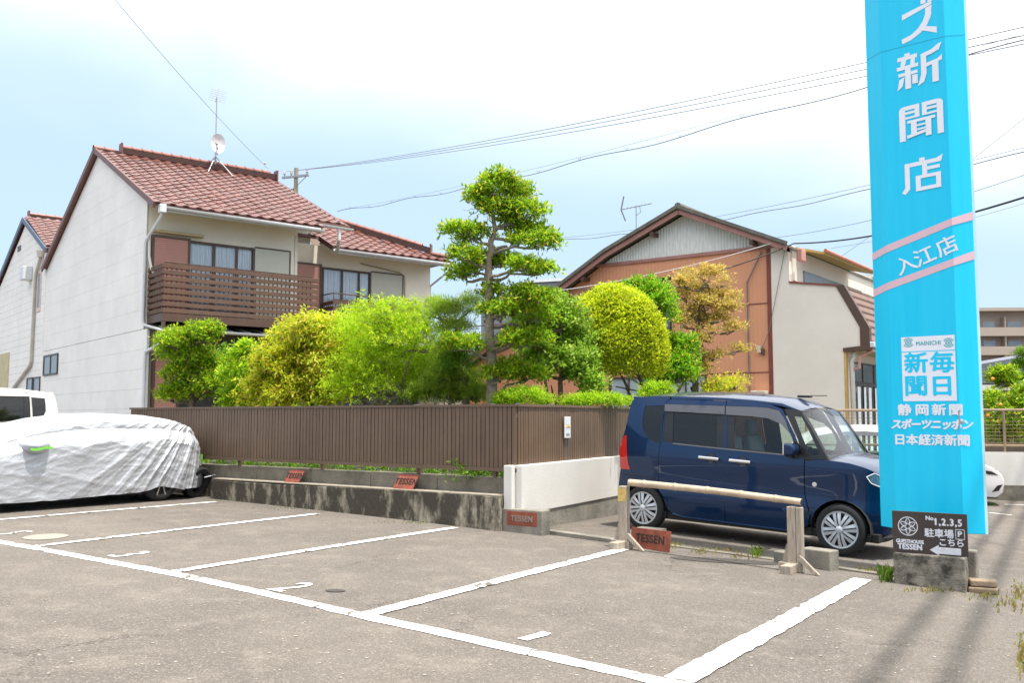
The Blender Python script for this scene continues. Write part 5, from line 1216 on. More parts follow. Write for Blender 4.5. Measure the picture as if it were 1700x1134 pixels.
# ---- small white hatchback behind the blue van
def hatch(loc, ax, label, paint):
    e = thing('parked_car', label, 'car', loc); ax = ax.normalized(); lat = Vector((0, 0, 1)).cross(ax).normalized(); up = ax.cross(lat)
    e.matrix_world = Matrix.Translation(loc) @ Matrix((ax, lat, up)).transposed().to_4x4()
    def W(x, z):
        w_ = .82
        if z > .88: w_ -= .22*((z-.88)/.55)**1.2
        if z < .4: w_ -= .04*((.4-z)/.2)
        if x > 2.6: w_ -= .28*((x-2.6)/.85)**2.2
        if x < -.2: w_ -= .1*((-.2-x)/.5)**2
        return w_
    rear = [(-.66, .25), (-.72, .45), (-.70, .7), (-.64, .95), (-.52, 1.10), (-.35, 1.26), (-.1, 1.38)]
    roof = [(-.1, 1.38), (.3, 1.45), (.8, 1.49), (1.2, 1.485), (1.55, 1.43)]
    aw = [(1.55, 1.43), (1.85, 1.28), (2.15, 1.10), (2.42, .93)]
    hood = [(2.42, .93), (2.75, .89), (3.05, .81), (3.28, .70)]
    front = [(3.28, .70), (3.38, .60), (3.42, .45), (3.40, .30), (3.28, .20)]
    side = rear+roof[1:]+aw[1:]+hood[1:]+front[1:]+[(2.96, .22)]+arch(2.6, .31, .35, 0, math.pi)+[(2.2, .2), (.4, .2)]+arch(0, .31, .35, 0, math.pi)
    win = [(-.3, 1.05), (.0, 1.30), (.4, 1.385), (.9, 1.415), (1.25, 1.40), (1.55, 1.34), (1.9, 1.15), (2.15, .96), (1.5, .93), (.5, .94), (-.2, .98)]
    side_patch('body_side', side, W, paint, e, [win])
    side_patch('side_window', [(-.28, 1.03), (.0, 1.285), (.4, 1.37), (.9, 1.40), (1.25, 1.385), (1.55, 1.325), (1.9, 1.135), (2.12, .967), (1.5, .935), (.5, .945), (-.2, .985)], W, M_glc, e, off=-.01, edge=0)
    side_patch('door_visor', [(.5, 1.385), (.9, 1.415), (1.25, 1.40), (1.55, 1.34), (1.82, 1.20), (1.55, 1.27), (1.2, 1.33), (.5, 1.32)], W, M_visor, e, off=.015)
    side_patch('window_pillar', [(.52, .94), (.62, .94), (.60, 1.40), (.52, 1.395)], W, M_black, e, off=.0, edge=0)
    cross_loft('roof', roof, W, paint, e, .06); cross_loft('windscreen', aw, lambda x, z: W(x, z)-.0, M_glw, e, [.06, .07, .07, .06]); cross_loft('hood', hood, W, paint, e, .05); cross_loft('front_bumper', front, W, paint, e, [.05, .06, .06, .06, .04], k=3)
    cross_loft('tailgate', rear, W, paint, e, .05, k=3)
    side_patch('headlamp', [(2.95, .74), (3.2, .70), (3.32, .63), (3.15, .64), (3.0, .69)], W, M_black, e, off=.006); side_patch('lower_grille', [(3.2, .30), (3.33, .33), (3.40, .45), (3.3, .43)], W, M_black, e, off=.006)
    bevel(MB().box(3.46, 3.475, -.20, .20, .38, .54).build('number_plate', mat('plate_white', (.7, .7, .7), .5), e), .003)
    for cx_ in (0, 2.6):
        for s_ in (-1, 1): wheel(e, cx_, s_*.74, .31, s_)
        for s_ in (-1, 1): MB().prism(arch(cx_, .31, .35, math.pi*1.1, -.1*math.pi, 14), 1, s_*.50, s_*.49).build('wheel_well', M_dark, e)
    MB().box(-.6, 3.3, -.6, .6, .18, .25).build('underbody', M_dark, e)
    bevel(MB().box(1.9, 2.4, -.68, .68, .65, .92).build('dashboard', M_black, e), .04)
    for yy in (-.34, .34):
        s1 = bevel(MB().box(.9, 1.4, yy-.24, yy+.24, .4, .58).build('seat', M_seat, e), .04); bevel(MB().prism([(.8, .55), (.95, .55), (.78, 1.15), (.68, 1.15)], 1, yy-.22, yy+.22).build('seat_back', M_seat, s1), .03)
    for s_ in (-1, 1):
        m_ = bevel(MB().box(1.83, 1.96, s_*.82, s_*.98, .95, 1.09).build('mirror', paint, e), .04)
        MB().box(1.85, 1.93, s_*.76, s_*.83, .95, 1.0).build('mirror_arm', M_black, m_)
    return e
hx = Vector((.94, -.34, -.02)).normalized(); nose = Vector((9.62, 18.35, -.45))
hatch(nose-hx*3.45+Vector((-hx.y, hx.x, 0))*.3, hx, 'white hatchback parked beyond the blue van with its nose showing right of the sign', M_pearl)
# ------------------------------------------------------------------ silver covered car
cw_ = G(262, 832); KS = cw_.y/14.61; CO = cw_-Vector((.826, -.563, 0))*.74*KS; CO.z = g(CO.x)
cc = thing('covered_car', 'low car under a wrinkled silver fabric cover with a green strip on its mirror', 'car', CO)
cax = A_dir.normalized(); clat = Vector((0, 0, 1)).cross(cax).normalized()   # local +y = left of heading
cc.matrix_world = Matrix.Translation(CO) @ Matrix((cax, clat, Vector((0, 0, 1)))).transposed().to_4x4() @ Matrix.Scale(KS, 4)
# which side faces the camera?
near = 1 if clat.dot(Vector((.5, -.85, 0))) > 0 else -1
def cprof(x):   # top height along the car, x from rear wheel, + towards the nose
    K = [(-.95, .45), (-.92, .72), (-.86, .95), (-.74, 1.15), (-.40, 1.26), (0, 1.325), (.7, 1.355), (1.1, 1.35), (1.54, 1.29), (2.06, 1.16), (2.6, 1.0), (3.0, .93), (3.4, .82), (3.6, .55)]
    for (a, za), (b, zb4) in zip(K, K[1:]):
        if a <= x <= b: t = (x-a)/(b-a); return za+(zb4-za)*t
    return K[0][1] if x < K[0][0] else K[-1][1]
NX, NS = 460, 240; P = []
def ridg(a, b, c, k=2.2): return max(0, 1-abs(mnoise.noise(Vector((a, b, c)))*k))**2
def fold(x, s_):
    dx, dz = x+.75, s_
    a_ = math.atan2(dz+.02, dx+.18); r_ = math.hypot(dx+.2, dz); v = 0
    v += .042*ridg(a_*7.5+r_*.25, r_*.45, 3)*min(1, r_*1.3)*math.exp(-r_/2.2)
    v += .014*ridg(a_*19+r_*.6, r_*1.0, 8, 2.6)*math.exp(-r_/2.5)
    v += .010*ridg(x*.9+s_*2.2, s_*6.5+x*1.4, 9)
    v += .005*ridg(x*2.2+s_*5, s_*17-x*1.5, 5)
    v += .0025*ridg(x*6+3, s_*34+x*5, 2, 2.6)+.0015*ridg(x*17, s_*40-x*20, 12, 2.6)
    return v-.02
hem = lambda x: .145+.010*math.sin(x*2.2+.6)+.012*mnoise.noise(Vector((x*6, 0, 0)))+.07*math.exp(-(x/.25)**2)+.02*(x < -.4)
for i in range(NX+1):
    x = -.95+4.55*i/NX; H = cprof(x); base_w = .86-.10*max(0, (x-2.6)/1.0)**2-.34*max(0, (-.40-x)/.55)**2
    row_ = []
    for j in range(NS+1):
        s_ = -1+2*j/NS; a_ = abs(s_)
        # a_=0 top centre ... 1 hem ; parameterise superellipse then straight skirt
        hz = hem(x); beltz = min(.86, H*.72)
        if a_ < .45: t = a_/.45; y = base_w*.80*math.sin(t*math.pi/2)**.95; z = H-(H-beltz)*(.42*t**3.2+.05*t*t)
        elif a_ < .62: t = (a_-.45)/.17; y = base_w*(.80+.20*math.sin(t*math.pi/2)); z = (H-(H-beltz)*.47)*(1-t)+beltz*t
        else: t = (a_-.62)/.38; y = base_w*(1+.015*math.sin(t*3)); z = beltz+(hz-beltz)*t
        f_ = fold(x, a_*1.15)*min(1, .25+a_*1.3)
        yy = math.copysign(y+f_*1.0*(a_ > .2), s_) if a_ > 1e-6 else 0
        zz_ = z+f_*(.7 if a_ < .5 else .1)
        row_.append((x-(.03*math.sin(a_*9) if x < -.8 else 0), yy, zz_))
    P.append(row_)
cm_ = MB().grid(P)
for e_ in (0, -1): cm_.add([P[e_][k] for k in range(0, NS+1, 3)], [tuple(range(len(range(0, NS+1, 3))))])
M_silv = mat('silver_cover', (.52, .53, .56), .45, metal=.5, var=.05, scale=3, bump=.2, bscale=38, stretch=(1, 1, 2.2))
cm_.build('fabric_cover', M_silv, cc, smooth='all')
# mirror bulge with the green strip
mx = 2.02
bl_ = MB(); P = []
for (yy, sc_) in ((-.06, 1.25), (.03, 1.1), (.10, 1.), (.17, .8), (.20, .3), (.205, .0)):
    P.append([(mx+.17*sc_*math.cos(t)*(1+.12*mnoise.noise(Vector((t*2, yy*9, 0)))), near*(.80+yy), .90+.105*sc_*math.sin(t)*(1+.2*mnoise.noise(Vector((t*3, yy*7, 4))))) for t in np.linspace(0, math.tau, 29)])
mo = bl_.grid(P).build('mirror_bulge', M_silv, cc, smooth='all')
MB().grid([[(mx-.15+.30*k/12, near*(1.0+.012*math.sin(k*.4)+d_), .865+.012*math.sin(k*.5)+h_) for k in range(13)] for d_, h_ in ((0, -.018), (.006, .018))]).build('reflective_strip', mat('lime_strip', (.25, .80, .10), .4), mo)
MB().box(-.945, -.935, near*.42, near*.56, .60, .68).build('reflective_strip', MATS['lime_strip'], cc)
for wx in (0, 2.72):
    for s_ in (-1, 1): wheel(cc, wx, s_*.74, .32, s_, m_rim=mat('alloy_grey', (.55, .53, .50), .3, metal=.6), style=1, cap=.80)
MB().box(-.7, 3.4, -.68, .68, .16, .24).build('underbody', M_dark, cc)
# loose tyre against the wall
tp = G(322, 826); ty = thing('loose_tyre', 'worn black tyre standing against the low wall behind the covered car', 'tyre', (tp.x+.03, tp.y-.02, g(tp.x)), -.35)
ty.scale = (.78, .78, .78)
TT = MB().lathe([(.20, -.09), (.235, -.10), (.29, -.095), (.315, -.07), (.318, 0), (.315, .07), (.29, .095), (.235, .10), (.20, .09), (.205, 0), (.20, -.09)], 48, 0)
TT.build('tyre_body', M_tyre, ty, smooth=True, loc=(0, 0, .30), rot=(0, .28, 0))
tr_ = MB()
for k in range(60):
    t = k*math.tau/60
    for (a, b) in ((-.065, -.01), (.01, .065)): tr_.beam((a, .3195*math.cos(t), .3195*math.sin(t)), (b, .3195*math.cos(t+.06), .3195*math.sin(t+.06)), .008, .012, upv=(0, math.cos(t), math.sin(t)))
tr_.build('tread', M_black, ty, loc=(0, 0, .30), rot=(0, .28, 0))['kind'] = 'stuff'
tag(MB().tube([tuple(tp+Vector((.15, .0, .30))), tuple(tp+Vector((.3, .25, .34))), tuple(tp+Vector((.62, .5, .52)))], .006, 5).build('white_cord', M_signw, None), 'thin white cord from the loose tyre up onto the wall ledge', 'cord')
# ------------------------------------------------------------------ vegetation
def leaf_mesh(name, pads, n_twigs, per, size, wid, twig_l, mt, parent, up_bias=.35, shell=(.72, 1.04), spread=.8, droop=.0, zlo=-.55, seed=1, jitter=.02, out_bias=1.0, clump=0., namp=.42):
    rg = np.random.default_rng(seed)
    C = np.array([p[0] for p in pads], float); Rr = np.array([p[1] for p in pads], float)
    wgt = (Rr[:, 0]*Rr[:, 2]+Rr[:, 0]*Rr[:, 1]); wgt = wgt/wgt.sum(); idx = rg.choice(len(pads), n_twigs, p=wgt)
    d = rg.normal(size=(n_twigs, 3)); d /= np.linalg.norm(d, axis=1)[:, None]
    low = d[:, 2] < zlo; d[low, 2] *= -1
    r_ = rg.uniform(shell[0], shell[1], n_twigs)
    nzv = np.array([mnoise.noise(Vector((float(a)*2.3+7*i_, float(b)*2.3, float(c_)*2.3))) for a, b, c_, i_ in zip(d[:, 0], d[:, 1], d[:, 2], idx)])
    r_ = r_*(1+namp*nzv)
    if namp > .1: r_ = np.where(rg.uniform(size=n_twigs) < .07, r_*rg.uniform(1.08, 1.3, n_twigs), r_)
    pos = C[idx]+d*Rr[idx]*r_[:, None]
    if clump:
        cl = np.array([mnoise.noise(Vector((float(p[0])*clump, float(p[1])*clump, float(p[2])*clump))) for p in pos]); keep = cl > -.13-.0*cl
        keep |= rg.uniform(size=n_twigs) < .25; pos = pos[keep]; d = d[keep]; n_twigs = len(pos)
    td = d*out_bias+np.array([0, 0, up_bias])+rg.normal(size=(n_twigs, 3))*.35; td /= np.linalg.norm(td, axis=1)[:, None]
    T = np.repeat(np.arange(n_twigs), per); M_ = len(T); s_ = rg.uniform(0, 1, M_)
    base = pos[T]+td[T]*(s_*twig_l)[:, None]+rg.normal(size=(M_, 3))*jitter
    base[:, 2] -= droop*s_*s_*twig_l
    ld = td[T]*.5+rg.normal(size=(M_, 3))*spread; ld /= np.linalg.norm(ld, axis=1)[:, None]; ld[:, 2] -= droop*.4
    sd_ = np.cross(ld, np.array([0, 0, 1.])+rg.normal(size=(M_, 3))*.45); sd_ /= (np.linalg.norm(sd_, axis=1)[:, None]+1e-6)
    L_ = size*rg.uniform(.65, 1.25, M_)[:, None]; Wd = wid*rg.uniform(.7, 1.2, M_)[:, None]
    nrm = np.cross(ld, sd_)
    v = np.empty((M_, 4, 3)); v[:, 0] = base; v[:, 1] = base+ld*L_*.5+sd_*Wd*.5+nrm*Wd*.18; v[:, 2] = base+ld*L_; v[:, 3] = base+ld*L_*.5-sd_*Wd*.5+nrm*Wd*.18
    me = bpy.data.meshes.new(name); me.vertices.add(M_*4); me.vertices.foreach_set('co', v.astype(np.float32).ravel())
    me.loops.add(M_*4); me.loops.foreach_set('vertex_index', np.arange(M_*4, dtype=np.int32)); me.polygons.add(M_)
    me.polygons.foreach_set('loop_start', np.arange(0, M_*4, 4, dtype=np.int32)); me.update(calc_edges=True); me.materials.append(mt)
    return obj(name, me, parent)
def wiggle(a, b, n_=6, amp=.05, seed=0):
    a = Vector(a); b = Vector(b); out = []
    for i in range(n_+1):
        t = i/n_; p = a.lerp(b, t); k = math.sin(t*math.pi)
        p += Vector((mnoise.noise(Vector((t*3, seed*7.3, 1))), mnoise.noise(Vector((t*3, seed*7.3, 5))), mnoise.noise(Vector((t*3, seed*7.3, 9)))*.6))*amp*k*2
        out.append(p)
    return out
M_bark2 = mat('light_bark', (.24, .20, .15), .95, var=.3, scale=14, bump=.8, bscale=50)
def tree(name, label, cat, trunk, trunk_r, pads_px, Y, leaf, mt, bark=None, group=None, limb_r=.03, seed=1, limbs=True, dz=.9, extra_stems=(), lo_h=.5):
    bark = bark or M_bark
    tr3 = [D(px, py, Y) for px, py in trunk]; tr3[0].z = min(tr3[0].z, lo_h)-.1
    base = Vector((tr3[0].x, tr3[0].y, lo_h)); e = thing(name, label, cat, base, 0, group)
    rg = random.Random(seed); pads = []
    for pd in pads_px:
        px, py, rx, ry = pd[:4]; off = pd[4] if len(pd) > 4 else rg.uniform(-.35, .35); Yp = Y+off; c_ = D(px, py, Yp); a, b = rx*Yp/F, ry*Yp/F
        pads.append((tuple(c_-base), (a, (a+b)/2*dz, b)))
    # smooth trunk
    pts = []; rs = []
    for i in range(len(tr3)-1):
        w_ = wiggle(tr3[i], tr3[i+1], 4, .02, seed+i)
        for k, p in enumerate(w_[:-1] if i < len(tr3)-2 else w_): pts.append(p-base)
    n_ = len(pts)
    for i in range(n_): rs.append(trunk_r*(1-.72*i/(n_-1))*(1.25 if i == 0 else 1))
    tk = MB().tube(pts, rs, 10).build('trunk', bark, e, smooth='all')
    for st in extra_stems:
        s3 = [D(px, py, Y+rg.uniform(-.2, .2))-base for px, py in st]; P_ = []
        for i in range(len(s3)-1): P_ += wiggle(s3[i], s3[i+1], 3, .02, seed+40+i)[:-1]
        P_.append(s3[-1]); MB().tube(P_, [trunk_r*.6*(1-.7*i/(len(P_)-1)) for i in range(len(P_))], 8).build('stem', bark, e, smooth='all')
    if limbs:
        lb = MB()
        for i, (c_, r_) in enumerate(pads):
            cv = Vector(c_)-Vector((0, 0, r_[2]*.35))
            cand = [p for p in pts if p.z < cv.z+.05] or pts[:1]; a = min(cand, key=lambda p: (p-cv).length+abs(p.z-(cv.z-.15))*.5)
            w_ = wiggle(a, cv, 6, .10, seed+i*3); lb.tube(w_, [limb_r*(1-.6*k/6) for k in range(7)], 6)
            for q in range(3):
                t_ = cv+Vector((rg.uniform(-1, 1)*r_[0]*.8, rg.uniform(-1, 1)*r_[1]*.7, rg.uniform(-.1, .5)*r_[2])); lb.tube(wiggle(w_[4], t_, 4, .06, seed+i+q), [limb_r*.45, limb_r*.38, limb_r*.3, limb_r*.22, limb_r*.12], 5)
        lb.build('branches', bark, e, smooth='all')['kind'] = 'stuff'
    c = leaf_mesh('crown', pads, mt=mt, parent=e, seed=seed, **leaf); return e
LM1 = leafmat('leaf_cloud_tree', (0.16, 0.33, 0.013), (0.40, 0.58, 0.022), (0.68, 0.58, 0.048), tr=.5)
LM2 = leafmat('leaf_yellow_orange', (0.33, 0.46, 0.02), (0.70, 0.68, 0.032), (0.780, 0.50, 0.14))
LM3 = leafmat('leaf_feather', (0.263, 0.495, 0.013), (0.630, 0.792, 0.024), (0.780, 0.800, 0.048), tr=.5)
LM4 = leafmat('leaf_dark_shrub', (0.10, 0.23, 0.02), (0.22, 0.40, 0.03), (0.298, 0.446, 0.048))
LM5 = leafmat('leaf_citrus', (0.17, 0.34, 0.02), (0.40, 0.58, 0.06), (0.525, 0.627, 0.160))
LM6 = leafmat('leaf_dome', (0.34, 0.46, 0.013), (0.64, 0.70, 0.024), (0.70, 0.72, 0.04))
LM7 = leafmat('leaf_orange', (0.36, 0.32, 0.06), (0.68, 0.54, 0.14), (0.72, 0.38, 0.16))
LM8 = leafmat('leaf_bright', (0.175, 0.396, 0.013), (0.490, 0.693, 0.024), (0.780, 0.792, 0.048))
LM9 = leafmat('pine_needles', (0.22, 0.38, 0.03), (0.45, 0.58, 0.06), (0.5, 0.55, .1)) if True else leafmat('x', (0.123, 0.247, 0.032), (0.298, 0.446, 0.048), (0.490, 0.561, 0.096))
def zt7(x, y): return (640+x/2.7, 260+y/2.7)
def pad7(x, y, rx, ry): a, b = zt7(x, y); return (a, b, rx/2.7, ry/2.7)
cloud = [pad7(*p) for p in ((515, 135, 95, 62), (430, 185, 75, 42), (590, 175, 75, 50), (480, 240, 90, 42), (610, 255, 110, 48), (560, 300, 60, 25), (330, 335, 78, 30), (400, 345, 60, 30), (335, 385, 40, 20),
                                (640, 345, 100, 38), (710, 385, 80, 36), (600, 385, 50, 20), (350, 450, 75, 34), (440, 475, 90, 36), (530, 480, 80, 34), (620, 495, 80, 32), (700, 515, 75, 32), (330, 535, 60, 26), (390, 510, 50, 24),
                                (480, 620, 65, 36), (620, 615, 75, 30), (690, 640, 70, 30), (470, 700, 60, 40), (550, 690, 70, 34), (620, 690, 60, 30), (330, 850, 110, 38), (560, 830, 50, 30), (640, 830, 100, 50), (500, 985, 90, 34), (640, 985, 90, 34), (560, 950, 60, 26), (700, 720, 60, 50))]
tree('cloud_pruned_tree', 'tallest cloud pruned tree with layered foliage pads, standing behind the middle fence', 'tree', [(817, 672), (816, 610), (813, 560), (812, 500), (811, 430), (815, 400), (822, 380), (812, 330)], .088, cloud, 13.4,
     dict(n_twigs=3700, per=7, size=.085, wid=.032, twig_l=.085, up_bias=.3, shell=(.4, 1.03), zlo=-.3, spread=.75, namp=.25), LM1, M_bark2, limb_r=.028, seed=11)
tree('yellow_leaved_tree', 'yellow and orange leaved bushy tree left of the feathery green tree', 'tree', [(520, 672), (512, 620), (505, 570)], .06,
     [(520, 548, 44, 26), (478, 565, 36, 22), (492, 540, 22, 14), (560, 556, 50, 32), (450, 600, 30, 24), (500, 600, 55, 30), (470, 630, 55, 30), (530, 630, 60, 36), (440, 650, 40, 26), (500, 655, 60, 28), (560, 600, 45, 40)], 15.2,
     dict(n_twigs=3600, per=8, size=.085, wid=.03, twig_l=.13, up_bias=.0, droop=.6, shell=(.4, 1.08), zlo=-.6), LM2, seed=21, extra_stems=[[(490, 670), (470, 620), (455, 590)], [(545, 670), (555, 620)]])
tree('feathery_tree', 'bright lime green feathery tree in front of the smaller balcony', 'tree', [(640, 672), (632, 630), (640, 580), (630, 540)], .05,
     [(612, 528, 34, 22), (650, 522, 24, 18), (688, 530, 34, 24), (590, 555, 40, 28), (650, 560, 65, 32), (710, 570, 32, 34), (610, 595, 50, 30), (670, 600, 60, 34), (600, 630, 45, 28), (650, 640, 60, 28), (710, 625, 40, 32), (580, 655, 40, 18)], 14.4,
     dict(n_twigs=3300, per=16, size=.055, wid=.013, twig_l=.30, up_bias=.8, droop=.5, shell=(.3, 1.15), spread=.55, jitter=.010, namp=.6), LM3, M_bark2, seed=31, extra_stems=[[(605, 672), (600, 620), (590, 570)], [(665, 672), (672, 620), (690, 570)], [(690, 672), (690, 640)], [(625, 672), (610, 640)]])
tree('rounded_shrub', 'green cloud pruned shrub against the pink shutter at the white house corner', 'tree', [(322, 676), (318, 640), (312, 600), (318, 570)], .07,
     [(290, 570, 32, 20), (330, 560, 30, 20), (350, 548, 16, 10), (285, 590, 25, 14), (320, 595, 40, 18), (345, 610, 32, 16), (300, 625, 30, 18), (350, 640, 22, 20), (320, 652, 42, 20), (288, 658, 26, 16), (365, 625, 18, 30)], 17.0,
     dict(n_twigs=2500, per=7, size=.07, wid=.032, twig_l=.10, up_bias=.5, shell=(.45, 1.03), zlo=-.4), LM1, seed=41)
tree('slender_shrub', 'thin bright green young tree between the rounded shrub and the yellow leaved tree', 'tree', [(405, 676), (404, 630), (406, 575)], .035,
     [(408, 578, 18, 10), (400, 595, 22, 12), (412, 612, 24, 12), (390, 620, 20, 12), (420, 635, 28, 14), (400, 650, 26, 14), (425, 660, 30, 16), (390, 668, 20, 10)], 16.2,
     dict(n_twigs=1500, per=7, size=.085, wid=.03, twig_l=.13, up_bias=.1, droop=.5, shell=(.3, 1.1)), LM8, seed=51)
tree('pine_shrub', 'low spreading pine shrub with a crooked branch, left of the tallest tree', 'tree', [(770, 672), (775, 640), (760, 600), (750, 560)], .06,
     [(742, 520, 34, 22), (778, 510, 22, 22), (725, 515, 20, 18), (760, 545, 30, 12), (745, 590, 32, 26), (765, 640, 40, 26), (720, 650, 40, 22), (790, 655, 30, 16), (735, 625, 30, 20)], 14.0,
     dict(n_twigs=1900, per=14, size=.085, wid=.008, twig_l=.05, up_bias=.9, shell=(.3, 1.05), spread=.7), LM9, seed=61)
tree('mixed_shrub', 'dark green undergrowth shrub at the fence between the feathery tree and the tallest tree', 'shrub', [(740, 674), (738, 655)], .03,
     [(720, 655, 45, 18), (760, 600, 26, 20), (775, 660, 30, 14)], 13.9, dict(n_twigs=1400, per=8, size=.05, wid=.02, twig_l=.1, shell=(.3, 1.05)), LM4, seed=62, limbs=False)
tree('citrus_tree', 'glossy green citrus like tree with several dark stems beside the clipped dome', 'tree', [(935, 674), (930, 630), (940, 580), (925, 540)], .05,
     [(900, 520, 32, 24), (932, 528, 34, 32), (880, 560, 28, 30), (922, 570, 42, 34), (955, 575, 30, 34), (890, 605, 28, 24), (968, 615, 24, 28), (940, 605, 36, 24), (985, 648, 20, 18), (876, 540, 26, 22)], 14.2,
     dict(n_twigs=2300, per=7, size=.085, wid=.036, twig_l=.14, up_bias=.6, shell=(.3, 1.08), zlo=-.6), LM5, seed=71, extra_stems=[[(910, 674), (905, 620), (890, 570)], [(960, 674), (975, 620), (985, 580)], [(980, 674), (968, 640), (960, 600)], [(925, 674), (915, 640)]])
tree('dome_tree', 'yellow green tree clipped into a smooth dome in front of the orange wall', 'tree', [(1065, 676), (1068, 640), (1050, 600)], .06,
     [(1020, 575, 80, 93, 0)], 15.4, dict(n_twigs=8200, per=7, size=.065, wid=.03, twig_l=.09, up_bias=.2, shell=(.90, 1.02), zlo=-.5, spread=.7, namp=.05), LM6, seed=81, dz=1.0, limbs=False, extra_stems=[[(1050, 676), (1040, 640), (1020, 600)]])
tree('dome_tree', 'yellow green tree clipped into a smooth dome in front of the orange wall', 'tree', [(1, 1), (2, 2)], .01, [(0, 0, 1, 1)], 15, dict(n_twigs=1, per=1, size=.01, wid=.01, twig_l=.01), LM6, limbs=False) if False else None
tree('upright_shrub', 'vivid green tree behind the clipped dome, below the workshop window', 'tree', [(1075, 676), (1092, 600), (1088, 540)], .05,
     [(1085, 500, 28, 26), (1040, 490, 22, 10), (1105, 520, 14, 30), (1065, 485, 18, 12), (1110, 600, 34, 22), (1130, 580, 26, 16), (1100, 630, 28, 18), (1130, 620, 26, 24), (1090, 575, 18, 20)], 16.4,
     dict(n_twigs=2600, per=7, size=.08, wid=.033, twig_l=.16, up_bias=.9, shell=(.3, 1.1)), leafmat('leaf_vivid', (0.123, 0.330, 0.013), (0.298, 0.561, 0.019), (0.700, 0.561, 0.064)), seed=91, extra_stems=[[(1085, 676), (1110, 640), (1130, 600)]])
def p8(x, y, rx, ry): return (860+x/4.048, 420+y/4.048, rx/4.048, ry/4.048)
tree('orange_cloud_tree', 'orange and ochre cloud pruned tree standing in front of the orange wall', 'tree', [(1155, 676), (1154, 620), (1157, 570), (1160, 520), (1165, 480)], .07,
     [p8(*p) for p in ((1250, 150, 170, 50), (1120, 200, 90, 40), (1380, 210, 90, 40), (1200, 260, 100, 40), (1100, 290, 60, 36), (1360, 300, 130, 40), (1250, 340, 110, 40), (1130, 400, 80, 40), (1400, 380, 100, 36), (1230, 460, 110, 44), (1350, 450, 100, 40), (1450, 510, 90, 34), (1300, 530, 110, 36), (1110, 470, 60, 40), (1240, 600, 90, 40), (1480, 655, 95, 26), (1340, 700, 70, 22), (1250, 700, 50, 26), (1250, 780, 70, 26), (1150, 850, 40, 26))], 17.2,
     dict(n_twigs=2300, per=6, size=.075, wid=.026, twig_l=.10, up_bias=.3, shell=(.2, 1.05), zlo=-.3, clump=1.6), LM7, seed=101, limb_r=.03, extra_stems=[[(1120, 676), (1125, 650), (1150, 610)]])
tree('small_orange_bush', 'small loose bush with orange tips below the orange cloud pruned tree', 'shrub', [(1195, 676), (1196, 655)], .02,
     [(1195, 645, 26, 14), (1220, 640, 18, 10), (1180, 655, 20, 12), (1205, 660, 30, 10)], 16.8, dict(n_twigs=380, per=6, size=.07, wid=.025, twig_l=.16, shell=(.2, 1.1)), LM2, seed=111, extra_stems=[[(1200, 676), (1222, 640)]])
tree('low_hedge', 'low bright lime clipped bush behind the fence corner', 'shrub', [(870, 674), (870, 668)], .02,
     [(868, 664, 42, 16, 0), (840, 668, 22, 10, 0), (990, 668, 60, 8, .3), (1090, 655, 30, 16, 1)], 13.2, dict(n_twigs=2600, per=8, size=.045, wid=.014, twig_l=.06, up_bias=.8, shell=(.6, 1.03)), LM8, seed=121, limbs=False)
tree('rear_shrub', 'dark leafy mass low behind the rounded shrub beside the house opening', 'shrub', [(380, 674), (382, 650)], .02,
     [(375, 610, 16, 30), (385, 650, 22, 24), (560, 650, 40, 26, .4), (450, 668, 60, 12)], 17.6, dict(n_twigs=1300, per=7, size=.08, wid=.05, twig_l=.1, shell=(.3, 1.05)), LM4, seed=131, limbs=False)
gcv = leaf_mesh('ground_cover', [((loc2w(O, FL, .85+.55*k, -.47)).to_tuple()[:2]+(.56,), (.26, .22, .12)) for k in range(14)]+[((loc2w(O, FR, .3+.6*k, .75)).to_tuple()[:2]+(.62,), (.36, .22, .18)) for k in range(11)], 2600, 7, .05, .022, .06, LM4, None, seed=201, namp=.05)
gcv['kind'] = 'stuff'
# green garden net
nb = D(1025, 660, 15.9); netm = mat('green_net', (.03, .22, .15), .7, var=.2, scale=9, bump=.4)
nv = []; NR = 14
for i in range(NR+1):
    row_ = []
    for j in range(NR+1):
        u, v = i/NR-.5, j/NR-.5; h_ = 1.35*math.exp(-((u+.18)**2)/.03-(v**2)/.12)+.8*math.exp(-((u-.05)**2)/.08-(v**2)/.15)*.8; row_.append((nb.x+u*2.4, nb.y+v*1.6, .55+h_*.55+.04*mnoise.noise(Vector((u*9, v*9, 0)))))
    nv.append(row_)
tag(MB().grid(nv).build('garden_net', netm, None, smooth='all', fix=False), 'teal garden netting draped in a peak under the clipped dome', 'net')
tag(MB().tube([D(1040, 622, 15.6), D(1066, 642, 15.4)], .018, 6).build('clothes_pole', M_gut, None), 'pale angled metal pole above the teal garden netting', 'pole')
tag(MB().tube([D(1022, 642, 15.2), D(1072, 652, 15.2)], .012, 6).build('garden_stake', M_brown, None), 'dark horizontal stake crossing the teal garden netting', 'stake')
